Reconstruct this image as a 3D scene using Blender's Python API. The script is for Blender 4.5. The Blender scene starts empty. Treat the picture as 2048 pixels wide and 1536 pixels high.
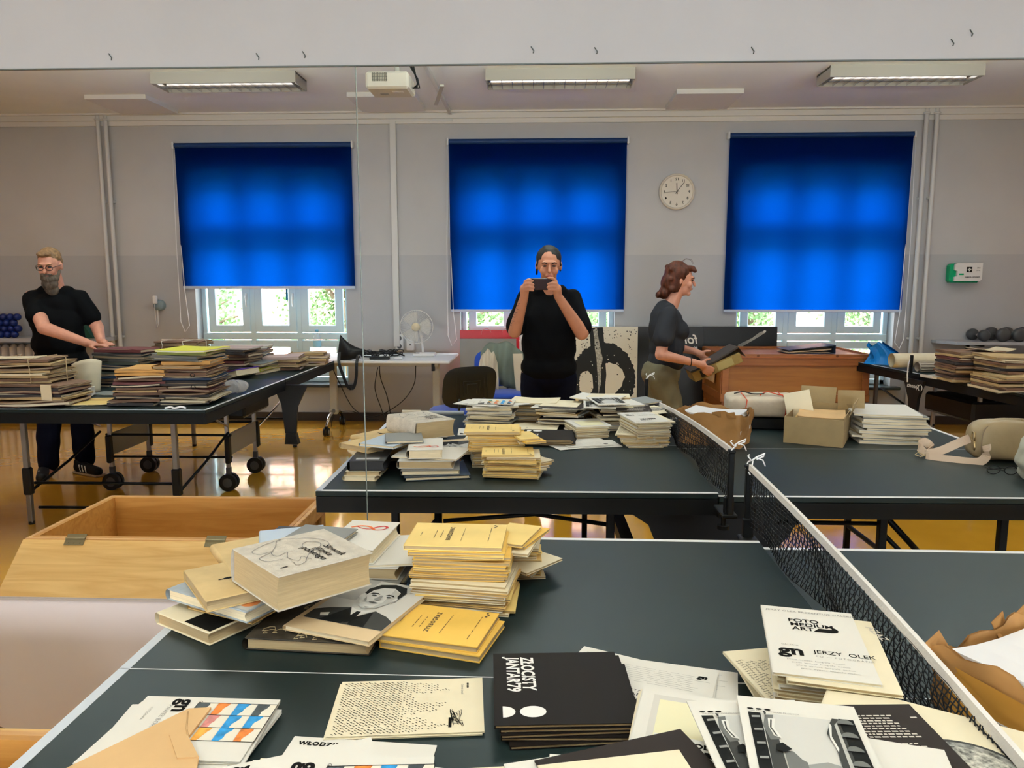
import bpy, bmesh, math, random
import numpy as np
from mathutils import Vector, Matrix, Euler
random.seed(7)
R = math.radians
PI = math.pi
S = bpy.context.scene
COL = S.collection

# ------------------------------------------------------------ camera, world, light, exposure
# The wall mirror fills the plane y = 0.  Real side: y < 0.  The room seen in the mirror stands at y > 0.
cam_d = bpy.data.cameras.new('camera')
cam = bpy.data.objects.new('camera', cam_d)
COL.objects.link(cam)
cam_d.sensor_fit = 'HORIZONTAL'
cam_d.sensor_width = 36.0
cam_d.lens = 1519.77 / 2048 * 36.0
cam_d.clip_start = 0.02
cam_d.clip_end = 200
fw = Vector((math.sin(-.0363) * math.cos(.1323), math.cos(.0363) * math.cos(.1323), -math.sin(.1323)))
rt = fw.cross(Vector((0, 0, 1))).normalized()
up = rt.cross(fw)
ro = -.0003
r2 = rt * math.cos(ro) + up * math.sin(ro)
u2 = -rt * math.sin(ro) + up * math.cos(ro)
cam.matrix_world = Matrix(((r2.x, u2.x, -fw.x, 0), (r2.y, u2.y, -fw.y, -2.2755), (r2.z, u2.z, -fw.z, 1.4642), (0, 0, 0, 1)))
S.camera = cam

S.view_settings.view_transform = 'Standard'
S.view_settings.look = 'None'
S.view_settings.gamma = 1
S.view_settings.use_curve_mapping = False
S.view_settings.exposure = 0.0
S.cycles.use_denoising = True
S.cycles.max_bounces = 8
S.cycles.diffuse_bounces = 4
S.cycles.glossy_bounces = 4
S.cycles.transmission_bounces = 6
S.cycles.transparent_max_bounces = 12
S.cycles.sample_clamp_indirect = 6
S.cycles.caustics_reflective = False
S.cycles.caustics_refractive = False

W = bpy.data.worlds.new('sky')
S.world = W
W.use_nodes = True
bg = W.node_tree.nodes['Background']
bg.inputs[0].default_value = (.86, .94, 1.0, 1)
bg.inputs[1].default_value = 24.0


def area(name, loc, sx, sy, power, col, rot=(0, 0, 0), portal=False):
    l = bpy.data.lights.new(name, 'AREA')
    l.shape = 'RECTANGLE'
    l.size, l.size_y, l.energy, l.color = sx, sy, power, col
    if portal:
        l.cycles.is_portal = True
    o = bpy.data.objects.new(name, l)
    COL.objects.link(o)
    o.location = loc
    o.rotation_euler = rot
    return o


# daylight: each window opening guides the sky in (both sides of the mirror plane)
WIN = [(-3.64, -2.03), (-.83, .78), (2.03, 3.64)]
for a, b in WIN:
    for s in (1, -1):
        area('window_daylight', ((a + b) / 2, s * 6.02, 1.5), b - a, 2.2, 1, (1, 1, 1), (R(90) * -s, 0, 0), True)
# added unseen fills near the mirror, then the lamp row's own light, all mirrored
for x in (-5.2, -2.6, .15, 2.9, 5.4):
    warm = (1, .72, .55) if abs(x) > 4 else (.90, .95, 1)
    for s in (1, -1):
        area('ceiling_lamp_and_fill', (x, s * 1.75, 2.90), 1.2, .3, 10 if abs(x) < 4 else 6, warm)  # added downward fill, out of view above the mirror's top edge
        area('added_fill_uplight', (x, s * 2.5, 2.74), 1.2, .3, 66 if abs(x) < 4 else 18, (.86, 1, .97) if abs(x) < 4 else warm, (PI, 0, 0))  # added upward fill that brightens the ceiling, no fixture
        area('ceiling_lamp_and_fill', (x + .1, s * 4.2, 3.035), 1.1, .24, 6, warm)

# ------------------------------------------------------------ materials
MATS = {}


def M(name, col, rough=.6, metal=0, noise=0, scale=20, bump=0, spec=.25, sheen=0, trans=0, alpha=1, coat=0, stretch=None, emit=None, bscale=None):
    if name in MATS:
        return MATS[name]
    m = bpy.data.materials.new(name)
    m.use_nodes = True
    nt = m.node_tree
    b = nt.nodes['Principled BSDF']
    b.inputs['Base Color'].default_value = (*col, 1)
    b.inputs['Roughness'].default_value = rough
    b.inputs['Metallic'].default_value = metal
    b.inputs['Specular IOR Level'].default_value = spec
    if coat:
        b.inputs['Coat Weight'].default_value = coat
        b.inputs['Coat Roughness'].default_value = .08
    if sheen:
        b.inputs['Sheen Weight'].default_value = sheen
    if trans:
        b.inputs['Transmission Weight'].default_value = trans
    if alpha < 1:
        b.inputs['Alpha'].default_value = alpha
    if emit:
        b.inputs['Emission Color'].default_value = (*emit[0], 1)
        b.inputs['Emission Strength'].default_value = emit[1]
    if noise or bump:
        tc = nt.nodes.new('ShaderNodeTexCoord')
        mp = nt.nodes.new('ShaderNodeMapping')
        mp.inputs['Scale'].default_value = stretch or (1, 1, 1)
        nt.links.new(tc.outputs['Object'], mp.inputs[0])
        n = nt.nodes.new('ShaderNodeTexNoise')
        n.inputs['Scale'].default_value = scale
        n.inputs['Detail'].default_value = 5
        nt.links.new(mp.outputs[0], n.inputs['Vector'])
        if noise:
            r = nt.nodes.new('ShaderNodeMapRange')
            r.inputs['From Min'].default_value = .3
            r.inputs['From Max'].default_value = .7
            r.inputs['To Min'].default_value = 1 - noise
            r.inputs['To Max'].default_value = 1 + noise * .6
            nt.links.new(n.outputs[0], r.inputs[0])
            mx = nt.nodes.new('ShaderNodeVectorMath')
            mx.operation = 'SCALE'
            mx.inputs[0].default_value = col
            nt.links.new(r.outputs[0], mx.inputs['Scale'])
            nt.links.new(mx.outputs[0], b.inputs['Base Color'])
        if bump:
            n2 = n
            if bscale:
                n2 = nt.nodes.new('ShaderNodeTexNoise')
                n2.inputs['Scale'].default_value = bscale
                nt.links.new(mp.outputs[0], n2.inputs['Vector'])
            bp = nt.nodes.new('ShaderNodeBump')
            bp.inputs['Strength'].default_value = bump
            bp.inputs['Distance'].default_value = .01
            nt.links.new(n2.outputs[0], bp.inputs['Height'])
            nt.links.new(bp.outputs[0], b.inputs['Normal'])
    MATS[name] = m
    return m


def srgb(r, g, b):
    f = lambda c: (c / 255 / 12.92) if c / 255 <= .04045 else ((c / 255 + .055) / 1.055) ** 2.4
    return (f(r), f(g), f(b))


wall_m = M('wall_paint', (.50, .495, .49), .75, noise=.03, scale=3, bump=.05, bscale=180)
wall_low = M('wall_gloss_paint', (.43, .43, .44), .42, noise=.03, scale=2, bump=.04, bscale=120)
wall_mir = M('mirror_wall_paint', (.305, .303, .318), .7, noise=.05, scale=2.5, bump=.12, bscale=25)
wall_mlow = M('mirror_wall_lower_paint', (.50, .45, .45), .42, noise=.03, scale=2)
ceil_m = M('ceiling_paint', (.87, .895, .88), .85, noise=.03, scale=2)
white_pl = M('white_plaster', (.72, .70, .67), .7)
pipe_m = M('pipe_paint', (.62, .62, .61), .35)
cream_w = M('lamp_casing', (.42, .39, .34), .45)
base_m = M('dark_baseboard', (.035, .025, .02), .4)
black_m = M('black_plastic', (.006, .006, .0065), .45, spec=.22)
blackgl = M('black_gloss', (.008, .008, .009), .18)
steel = M('grey_steel', (.35, .35, .36), .35, metal=.7)
chrome = M('chrome', (.75, .75, .77), .15, metal=1)
frame_m = M('table_frame_black', (.004, .0045, .005), .5, spec=.15)
tline = M('table_line_white', (.85, .87, .88), .5)
edge_grey = M('table_edge_grey', (.55, .60, .66), .5)
top_m = M('table_top_green_black', (.009, .016, .016), .42, noise=.15, scale=6, spec=.16)
win_m = M('window_frame_glow_tint', (.72, .92, 1.0), .35)  # blue glow of blinds and daylight put into the white frames' colour
brass = M('hinge_metal', (.25, .21, .12), .4, metal=.8)


def wood(name, c1, c2, rough=.45, sc=1.0, axis='X'):
    m = bpy.data.materials.new(name)
    m.use_nodes = True
    nt = m.node_tree
    b = nt.nodes['Principled BSDF']
    b.inputs['Roughness'].default_value = rough
    tc = nt.nodes.new('ShaderNodeTexCoord')
    mp = nt.nodes.new('ShaderNodeMapping')
    s = {'X': (1.2, 14, 14), 'Y': (14, 1.2, 14), 'Z': (14, 14, 1.2)}[axis]
    mp.inputs['Scale'].default_value = tuple(v * sc for v in s)
    nt.links.new(tc.outputs['Object'], mp.inputs[0])
    n = nt.nodes.new('ShaderNodeTexNoise')
    n.inputs['Scale'].default_value = 1.6
    n.inputs['Detail'].default_value = 6
    n.inputs['Distortion'].default_value = 1.2
    nt.links.new(mp.outputs[0], n.inputs['Vector'])
    cr = nt.nodes.new('ShaderNodeValToRGB')
    cr.color_ramp.elements[0].position = .36
    cr.color_ramp.elements[1].position = .62
    cr.color_ramp.elements[0].color = (*c1, 1)
    cr.color_ramp.elements[1].color = (*c2, 1)
    nt.links.new(n.outputs[0], cr.inputs[0])
    nt.links.new(cr.outputs[0], b.inputs['Base Color'])
    bp = nt.nodes.new('ShaderNodeBump')
    bp.inputs['Strength'].default_value = .15
    bp.inputs['Distance'].default_value = .003
    nt.links.new(n.outputs[0], bp.inputs['Height'])
    nt.links.new(bp.outputs[0], b.inputs['Normal'])
    MATS[name] = m
    return m


ply_m = wood('chest_plywood', (.42, .18, .03), (.52, .25, .055), .5)
ply_lt = wood('chest_plywood_light', (.62, .36, .11), (.76, .50, .19), .5)
pine_m = wood('chest_pine_edge', (.50, .25, .08), (.64, .36, .14), .5)
pine_dk = wood('varnished_pine', (.22, .065, .013), (.30, .10, .022), .35)
pine_pn = wood('varnished_ply_panel', (.25, .085, .012), (.31, .115, .02), .4)
skirt_m = wood('skirting_wood', (.60, .36, .16), (.72, .47, .24), .4)


def floor_mat():
    m = bpy.data.materials.new('ochre_linoleum')
    m.use_nodes = True
    nt = m.node_tree
    b = nt.nodes['Principled BSDF']
    tc = nt.nodes.new('ShaderNodeTexCoord')
    n = nt.nodes.new('ShaderNodeTexNoise')
    n.inputs['Scale'].default_value = 1.1
    n.inputs['Detail'].default_value = 6
    nt.links.new(tc.outputs['Object'], n.inputs['Vector'])
    cr = nt.nodes.new('ShaderNodeValToRGB')
    cr.color_ramp.elements[0].position = .3
    cr.color_ramp.elements[1].position = .7
    cr.color_ramp.elements[0].color = (.58, .27, .018, 1)
    cr.color_ramp.elements[1].color = (.74, .38, .035, 1)
    nt.links.new(n.outputs[0], cr.inputs[0])
    nt.links.new(cr.outputs[0], b.inputs['Base Color'])
    b.inputs['Roughness'].default_value = .13
    b.inputs['Coat Weight'].default_value = .7
    b.inputs['Coat Roughness'].default_value = .06
    n2 = nt.nodes.new('ShaderNodeTexNoise')
    n2.inputs['Scale'].default_value = 3.5
    n2.inputs['Detail'].default_value = 2
    nt.links.new(tc.outputs['Object'], n2.inputs['Vector'])
    bp = nt.nodes.new('ShaderNodeBump')
    bp.inputs['Strength'].default_value = .25
    bp.inputs['Distance'].default_value = .02
    nt.links.new(n2.outputs[0], bp.inputs['Height'])
    nt.links.new(bp.outputs[0], b.inputs['Normal'])
    return m


def blind_mat():
    m = bpy.data.materials.new('blue_blind_cloth')
    m.use_nodes = True
    nt = m.node_tree
    nt.nodes.remove(nt.nodes['Principled BSDF'])
    out = nt.nodes['Material Output']
    d = nt.nodes.new('ShaderNodeBsdfDiffuse')
    t = nt.nodes.new('ShaderNodeBsdfTranslucent')
    d.inputs[0].default_value = (.002, .010, .045, 1)
    t.inputs[0].default_value = (.0, .062, .42, 1)
    a = nt.nodes.new('ShaderNodeMixShader')
    a.inputs[0].default_value = .6
    nt.links.new(d.outputs[0], a.inputs[1])
    nt.links.new(t.outputs[0], a.inputs[2])
    nt.links.new(a.outputs[0], out.inputs[0])
    return m


# ------------------------------------------------------------ mesh builder
class MB:
    def __init__(s):
        s.v, s.f, s.m, s.sm = [], [], [], []

    def add(s, vs, fs, mat=0, smooth=False):
        o = len(s.v)
        s.v += [tuple(v) for v in vs]
        for f in fs:
            s.f.append([i + o for i in f])
            s.m.append(mat)
            s.sm.append(smooth)
        return s

    def box(s, c, d, mat=0, rz=0, rot=None, bev=0):
        hx, hy, hz = d[0] / 2, d[1] / 2, d[2] / 2
        if bev and min(d) > 2.2 * bev:
            vs, fs = [], []
            b = bev
            for sx in (-1, 1):
                for sy in (-1, 1):
                    for sz in (-1, 1):
                        vs += [(sx * hx, sy * (hy - b), sz * (hz - b)), (sx * (hx - b), sy * hy, sz * (hz - b)), (sx * (hx - b), sy * (hy - b), sz * hz)]
            ix = lambda sx, sy, sz, k: ((sx > 0) * 4 + (sy > 0) * 2 + (sz > 0)) * 3 + k
            for q in (-1, 1):
                fs.append([ix(q, -1, -1, 0), ix(q, 1, -1, 0), ix(q, 1, 1, 0), ix(q, -1, 1, 0)])
                fs.append([ix(-1, q, -1, 1), ix(1, q, -1, 1), ix(1, q, 1, 1), ix(-1, q, 1, 1)])
                fs.append([ix(-1, -1, q, 2), ix(1, -1, q, 2), ix(1, 1, q, 2), ix(-1, 1, q, 2)])
                for w in (-1, 1):
                    fs.append([ix(q, w, -1, 0), ix(q, w, 1, 0), ix(q, w, 1, 1), ix(q, w, -1, 1)])
                    fs.append([ix(q, -1, w, 0), ix(q, 1, w, 0), ix(q, 1, w, 2), ix(q, -1, w, 2)])
                    fs.append([ix(-1, q, w, 1), ix(1, q, w, 1), ix(1, q, w, 2), ix(-1, q, w, 2)])
                    for t in (-1, 1):
                        fs.append([ix(q, w, t, 0), ix(q, w, t, 1), ix(q, w, t, 2)])
        else:
            vs = [(x, y, z) for x in (-hx, hx) for y in (-hy, hy) for z in (-hz, hz)]
            fs = [(0, 1, 3, 2), (4, 6, 7, 5), (0, 4, 5, 1), (2, 3, 7, 6), (0, 2, 6, 4), (1, 5, 7, 3)]
        mt = rot.to_matrix() if rot else Matrix.Rotation(rz, 3, 'Z')
        c = Vector(c)
        return s.add([mt @ Vector(v) + c for v in vs], fs, mat)

    def cyl(s, p0, p1, r0, r1=None, n=12, mat=0, caps=True, smooth=True):
        r1 = r0 if r1 is None else r1
        p0, p1 = Vector(p0), Vector(p1)
        d = (p1 - p0).normalized()
        a = d.orthogonal().normalized()
        b = d.cross(a)
        vs = []
        for p, r in ((p0, r0), (p1, r1)):
            for i in range(n):
                t = 2 * PI * i / n
                vs.append(p + a * (r * math.cos(t)) + b * (r * math.sin(t)))
        fs = [(i, (i + 1) % n, n + (i + 1) % n, n + i) for i in range(n)]
        s.add(vs, fs, mat, smooth)
        if caps:
            s.add(vs, [list(range(n))[::-1], list(range(n, 2 * n))], mat)
        return s

    def tube(s, pts, r, n=6, mat=0, closed=False, flat=None):
        pts = [Vector(p) for p in pts]
        vs, k = [], len(pts)
        prev = None
        for i, p in enumerate(pts):
            d = (pts[(i + 1) % k] - pts[i - 1]) if closed or 0 < i < k - 1 else (pts[1] - pts[0] if i == 0 else pts[-1] - pts[-2])
            d.normalize()
            if prev is None:
                a = d.cross(Vector((0, 0, 1)))
                a = a.normalized() if a.length > .05 else d.orthogonal().normalized()
            else:
                a = (prev - d * prev.dot(d)).normalized()
            prev = a
            b = d.cross(a)
            rr = r[i] if isinstance(r, (list, tuple)) else r
            for j in range(n):
                t = 2 * PI * j / n
                vs.append(p + a * (rr * math.cos(t)) + b * (rr * (flat or 1) * math.sin(t)))
        fs = []
        for i in range(k if closed else k - 1):
            for j in range(n):
                fs.append((i * n + j, i * n + (j + 1) % n, ((i + 1) % k) * n + (j + 1) % n, ((i + 1) % k) * n + j))
        if not closed:
            fs += [list(range(n))[::-1], list(range((k - 1) * n, k * n))]
        return s.add(vs, fs, mat, True)

    def lathe(s, prof, c=(0, 0, 0), n=20, mat=0, axis='Z'):
        vs, fs = [], []
        for r, z in prof:
            for i in range(n):
                t = 2 * PI * i / n
                p = (r * math.cos(t), r * math.sin(t), z)
                if axis == 'Y':
                    p = (p[0], p[2], p[1])
                elif axis == 'X':
                    p = (p[2], p[0], p[1])
                vs.append((p[0] + c[0], p[1] + c[1], p[2] + c[2]))
        for k in range(len(prof) - 1):
            for i in range(n):
                fs.append((k * n + i, k * n + (i + 1) % n, (k + 1) * n + (i + 1) % n, (k + 1) * n + i))
        return s.add(vs, fs, mat, True)

    def prism(s, poly, z0, z1, mat=0, mt=None):
        n = len(poly)
        vs = [Vector((x, y, z0)) for x, y in poly] + [Vector((x, y, z1)) for x, y in poly]
        if mt is not None:
            vs = [mt @ v for v in vs]
        fs = [list(range(n))[::-1], list(range(n, 2 * n))] + [(i, (i + 1) % n, n + (i + 1) % n, n + i) for i in range(n)]
        return s.add(vs, fs, mat)

    def grid(s, fn, nu, nv, mat=0, smooth=True):
        vs = [fn(i / nu, j / nv) for i in range(nu + 1) for j in range(nv + 1)]
        fs = [(i * (nv + 1) + j, (i + 1) * (nv + 1) + j, (i + 1) * (nv + 1) + j + 1, i * (nv + 1) + j + 1) for i in range(nu) for j in range(nv)]
        return s.add(vs, fs, mat, smooth)

    def slab(s, w, d, t, nx=6, ny=4, fz=None, mat=0, cx=0, cy=0, z0=0, edge=None):
        """a bent sheet or block: bottom and top skins follow fz(x, y)"""
        fz = fz or (lambda x, y: 0)
        P = lambda i, j, k: (cx + (i / nx - .5) * w, cy + (j / ny - .5) * d, z0 + fz(cx + (i / nx - .5) * w, cy + (j / ny - .5) * d) + k * t)
        vs = [P(i, j, k) for k in (0, 1) for i in range(nx + 1) for j in range(ny + 1)]
        q = (nx + 1) * (ny + 1)
        I = lambda i, j, k: k * q + i * (ny + 1) + j
        top = [(I(i, j, 1), I(i + 1, j, 1), I(i + 1, j + 1, 1), I(i, j + 1, 1)) for i in range(nx) for j in range(ny)]
        bot = [(I(i, j, 0), I(i, j + 1, 0), I(i + 1, j + 1, 0), I(i + 1, j, 0)) for i in range(nx) for j in range(ny)]
        sid = [(I(i, 0, 0), I(i + 1, 0, 0), I(i + 1, 0, 1), I(i, 0, 1)) for i in range(nx)] + [(I(i, ny, 0), I(i, ny, 1), I(i + 1, ny, 1), I(i + 1, ny, 0)) for i in range(nx)]
        sid += [(I(0, j, 0), I(0, j, 1), I(0, j + 1, 1), I(0, j + 1, 0)) for j in range(ny)] + [(I(nx, j, 0), I(nx, j + 1, 0), I(nx, j + 1, 1), I(nx, j, 1)) for j in range(ny)]
        s.add(vs, top, mat, False)
        o = len(s.v) - len(vs)
        for f in bot:
            s.f.append([i + o for i in f]); s.m.append(mat); s.sm.append(False)
        for f in sid:
            s.f.append([i + o for i in f]); s.m.append(mat if edge is None else edge); s.sm.append(False)
        return s

    def mesh(s, name, mats):
        me = bpy.data.meshes.new(name)
        me.from_pydata(s.v, [], s.f)
        for m in mats:
            me.materials.append(m)
        me.polygons.foreach_set('material_index', s.m)
        me.polygons.foreach_set('use_smooth', s.sm)
        bm = bmesh.new()
        bm.from_mesh(me)
        bmesh.ops.recalc_face_normals(bm, faces=bm.faces)
        bm.to_mesh(me)
        bm.free()
        me.update()
        return me

    def build(s, name, mats, parent=None, loc=(0, 0, 0), rot=(0, 0, 0)):
        if not isinstance(mats, (list, tuple)):
            mats = [mats]
        o = bpy.data.objects.new(name, s.mesh(name, mats))
        COL.objects.link(o)
        o.location = loc
        o.rotation_euler = rot
        o.parent = parent
        return o


def tag(o, label, cat, group=None):
    o['label'] = label
    o['category'] = cat
    if group:
        o['group'] = group
    return o


def thing(name, label, cat, loc=(0, 0, 0), rz=0, group=None, rot=None):
    o = bpy.data.objects.new(name, None)
    o.empty_display_size = .05
    COL.objects.link(o)
    o.location = loc
    o.rotation_euler = rot or (0, 0, rz)
    return tag(o, label, cat, group)


def struct(o):
    o['kind'] = 'structure'
    return o


def kids(o):
    return [c for c in ALLK.get(o.name, [])]


def text(parent, s, size, loc, rz=0, mat=None, bold=0, shear=0, sx=1, align='LEFT', name='lettering', rot=None, space=1):
    cu = bpy.data.curves.new(name, 'FONT')
    cu.body = s
    cu.size = size
    cu.align_x = align
    cu.offset = bold
    cu.shear = shear
    cu.space_character = space
    cu.space_line = .95
    cu.resolution_u = 3
    cu.fill_mode = 'FRONT'
    cu.materials.append(mat or ink)
    o = bpy.data.objects.new(name, cu)
    COL.objects.link(o)
    o.location = loc
    o.rotation_euler = rot or (0, 0, rz)
    o.scale = (sx, 1, 1)
    o.parent = parent
    return o


def flat(parent, name, polys, mats, z=0):
    """flat printed shapes on a cover: polys = [(material index, [(x, y) ...])], each a hair above the last"""
    b = MB()
    for k, (mi, pts) in enumerate(polys):
        b.add([(x, y, z + .0002 * (k + 1)) for x, y in pts], [list(range(len(pts)))], mi)
    return b.build(name, mats, parent)


def ell(cx, cy, rx, ry, n=20, a0=0, a1=360, rot=0):
    o = []
    for i in range(n + (a1 - a0 < 360)):
        t = R(a0 + (a1 - a0) * i / n)
        x, y = rx * math.cos(t), ry * math.sin(t)
        o.append((cx + x * math.cos(rot) - y * math.sin(rot), cy + x * math.sin(rot) + y * math.cos(rot)))
    return o


def rect(x0, y0, x1, y1):
    return [(x0, y0), (x1, y0), (x1, y1), (x0, y1)]


ink = M('black_ink', (.006, .0055, .005), .8, spec=.05)
ink_g = M('grey_ink', (.28, .27, .25), .7)
white_ink = M('white_ink', (.85, .84, .80), .6)


def smooth_pts(pts, n=5):
    q = [Vector(p) for p in pts]
    sm = []
    for i in range(len(q) - 1):
        p0, p1, p2, p3 = q[max(0, i - 1)], q[i], q[i + 1], q[min(len(q) - 1, i + 2)]
        for s_ in range(n):
            u = s_ / n
            sm.append(.5 * ((2 * p1) + (p2 - p0) * u + (2 * p0 - 5 * p1 + 4 * p2 - p3) * u * u + (3 * p1 - p0 - 3 * p2 + p3) * u ** 3))
    return sm + [q[-1]]


def convert_texts():
    """lettering becomes real mesh, so that it can be copied like everything else"""
    bpy.context.view_layer.update()
    dg = bpy.context.evaluated_depsgraph_get()
    for o in [o for o in bpy.data.objects if o.type == 'FONT']:
        me = bpy.data.meshes.new_from_object(o.evaluated_get(dg))
        nm, cu = o.name, o.data
        o.name = 'x'
        n = bpy.data.objects.new(nm, me)
        COL.objects.link(n)
        n.parent = o.parent
        n.location, n.rotation_euler, n.scale = o.location, o.rotation_euler, o.scale
        bpy.data.objects.remove(o)
        bpy.data.curves.remove(cu)
# ------------------------------------------------------------ people
def cap(mb, p0, r0, p1, r1):
    p0, p1 = Vector(p0), Vector(p1)
    mb.cyl(p0, p1, r0, r1, 12)
    for p, r_ in ((p0, r0), (p1, r1)):
        sph(mb, p, (r_, r_, r_))


def sph(mb, c, r_, rot=None):
    mt = rot.to_matrix() if rot else Matrix.Identity(3)
    nu, nv = 14, 9
    vs = [(0, 0, -1)] + [(math.cos(2 * PI * i / nu) * math.sin(PI * j / nv), math.sin(2 * PI * i / nu) * math.sin(PI * j / nv), -math.cos(PI * j / nv)) for j in range(1, nv) for i in range(nu)] + [(0, 0, 1)]
    fs = [(0, 1 + (i + 1) % nu, 1 + i) for i in range(nu)]
    for j in range(nv - 2):
        fs += [(1 + j * nu + i, 1 + j * nu + (i + 1) % nu, 1 + (j + 1) * nu + (i + 1) % nu, 1 + (j + 1) * nu + i) for i in range(nu)]
    l_ = len(vs) - 1
    fs += [(l_, 1 + (nv - 2) * nu + i, 1 + (nv - 2) * nu + (i + 1) % nu) for i in range(nu)]
    mb.add([mt @ Vector((v[0] * r_[0], v[1] * r_[1], v[2] * r_[2])) + Vector(c) for v in vs], fs, 0, True)


def blob(name, mat, parent, origin, shapes, voxel=.006, smooth=3, wrinkle=0):
    """one continuous surface grown around the given capsules and ellipsoids (world coordinates)"""
    mb = MB()
    for s_ in shapes:
        if len(s_) == 4:
            cap(mb, *s_)
        else:
            sph(mb, s_[0], s_[1], s_[2] if len(s_) > 2 else None)
    o = mb.build(name, mat)
    m = o.modifiers.new('r', 'REMESH')
    m.mode = 'VOXEL'
    m.voxel_size = voxel
    m.use_smooth_shade = True
    m = o.modifiers.new('s', 'SMOOTH')
    m.iterations = smooth
    m.factor = .5
    dg = bpy.context.evaluated_depsgraph_get()
    me = bpy.data.meshes.new_from_object(o.evaluated_get(dg))
    o.modifiers.clear()
    old = o.data
    o.data = me
    bpy.data.meshes.remove(old)
    n = len(me.vertices)
    co = np.empty(n * 3)
    me.vertices.foreach_get('co', co)
    co = co.reshape(-1, 3)
    if wrinkle:
        nr = np.empty(n * 3, dtype=np.float32)
        me.vertices.foreach_get('normal', nr)
        x, y, z = co.T
        w = np.sin(z * 31 + np.sin(x * 23) * 2) * np.sin(x * 29 + z * 11 + 2 * np.sin(y * 17))
        co = co + nr.reshape(-1, 3) * (w * wrinkle)[:, None]
    co = co - np.array(origin)
    me.vertices.foreach_set('co', co.ravel())
    me.update()
    me.polygons.foreach_set('use_smooth', [True] * len(me.polygons))
    if not me.materials:
        me.materials.append(mat)
    o.parent = parent
    return o


def head_shapes(c, Rm, female=True):
    T = lambda p: Rm @ Vector(p) + Vector(c)
    e = Rm.to_euler()
    jw = .050 if female else .056
    return [(T((0, .010, .022)), (.073, .092, .094), e), (T((0, -.022, -.045)), (jw, .060, .062), e),
            (T((0, -.084, .022)), .007, T((0, -.104, -.016)), .0125), (T((0, -.078, .036)), (.048, .014, .010), e),
            (T((-.034, -.062, -.018)), (.024, .022, .026), e), (T((.034, -.062, -.018)), (.024, .022, .026), e),
            (T((0, -.080, -.047)), (.026, .012, .012), e), (T((0, -.068, -.083)), (.022, .020, .018), e),
            (T((-.075, .012, .0)), (.009, .018, .030), e), (T((.075, .012, .0)), (.009, .018, .030), e)]


def face_parts(root, org, c, Rm, brow, lipm, eye=.0):
    T = lambda p: Rm @ Vector(p) + Vector(c) - Vector(org)
    e = Rm.to_euler()
    for q in (-1, 1):
        b = MB()
        sph(b, T((q * .029, -.0805, .014)), (.0135, .006, .0055), e)
        b.build('eye', M('eye_dark', (.03, .02, .018), .3), root)
        b = MB()
        b.tube([T((q * .014, -.091, .030)), T((q * .030, -.088, .036)), T((q * .046, -.078, .031))], [.0032, .0040, .0024], 6)
        b.build('eyebrow', brow, root)
    b = MB()
    sph(b, T((0, -.089, -.0465)), (.021, .0065, .0062), e)
    b.build('lips', lipm, root)


def hand_shapes(wrist, palm, tips, r_=.0085, thumb=None):
    w, p = Vector(wrist), Vector(palm)
    out = [(w, .024, p, .030)]
    for i, t in enumerate(tips):
        base, mid, tip = [Vector(q) for q in t]
        out += [(p, .016, base, r_ * 1.15), (base, r_ * 1.1, mid, r_), (mid, r_, tip, r_ * .85)]
    if thumb:
        a_, m_, t_ = [Vector(q) for q in thumb]
        out += [(w * .5 + p * .5, .015, a_, r_ * 1.25), (a_, r_ * 1.2, m_, r_ * 1.1), (m_, r_ * 1.1, t_, r_ * .9)]
    return out


skin_w = M('skin_warm', (.50, .22, .13), .5, noise=.08, scale=30)
skin_p = M('skin_pale', (.60, .28, .19), .5, noise=.08, scale=30)
lipm = M('lip_red', (.42, .10, .09), .4)
hair_d = M('hair_dark', (.010, .008, .007), .55, spec=.2, noise=.4, scale=60, stretch=(1, 1, .2))
hair_r = M('hair_auburn', (.070, .018, .008), .55, spec=.2, noise=.6, scale=55, stretch=(1, 1, .3), bump=.6, bscale=50)
hair_b = M('hair_brown_blond', (.20, .11, .05), .6, noise=.5, scale=70)
beard_m = M('beard_grey_brown', (.10, .075, .055), .8, noise=.6, scale=55, stretch=(1, 1, .3), bump=.7, bscale=70)
cloth_k = M('cloth_black', (.0035, .0035, .004), .9, spec=.06)
cloth_n = M('cloth_navy_black', (.0035, .004, .010), .9, spec=.06)
cloth_c = M('cloth_charcoal', (.022, .022, .026), .9, spec=.1)
cloth_o = M('cloth_khaki', (.125, .105, .062), .85, noise=.08, scale=20)
shoe_k = M('shoe_black', (.006, .006, .007), .6, spec=.2)
V3 = Vector

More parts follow.
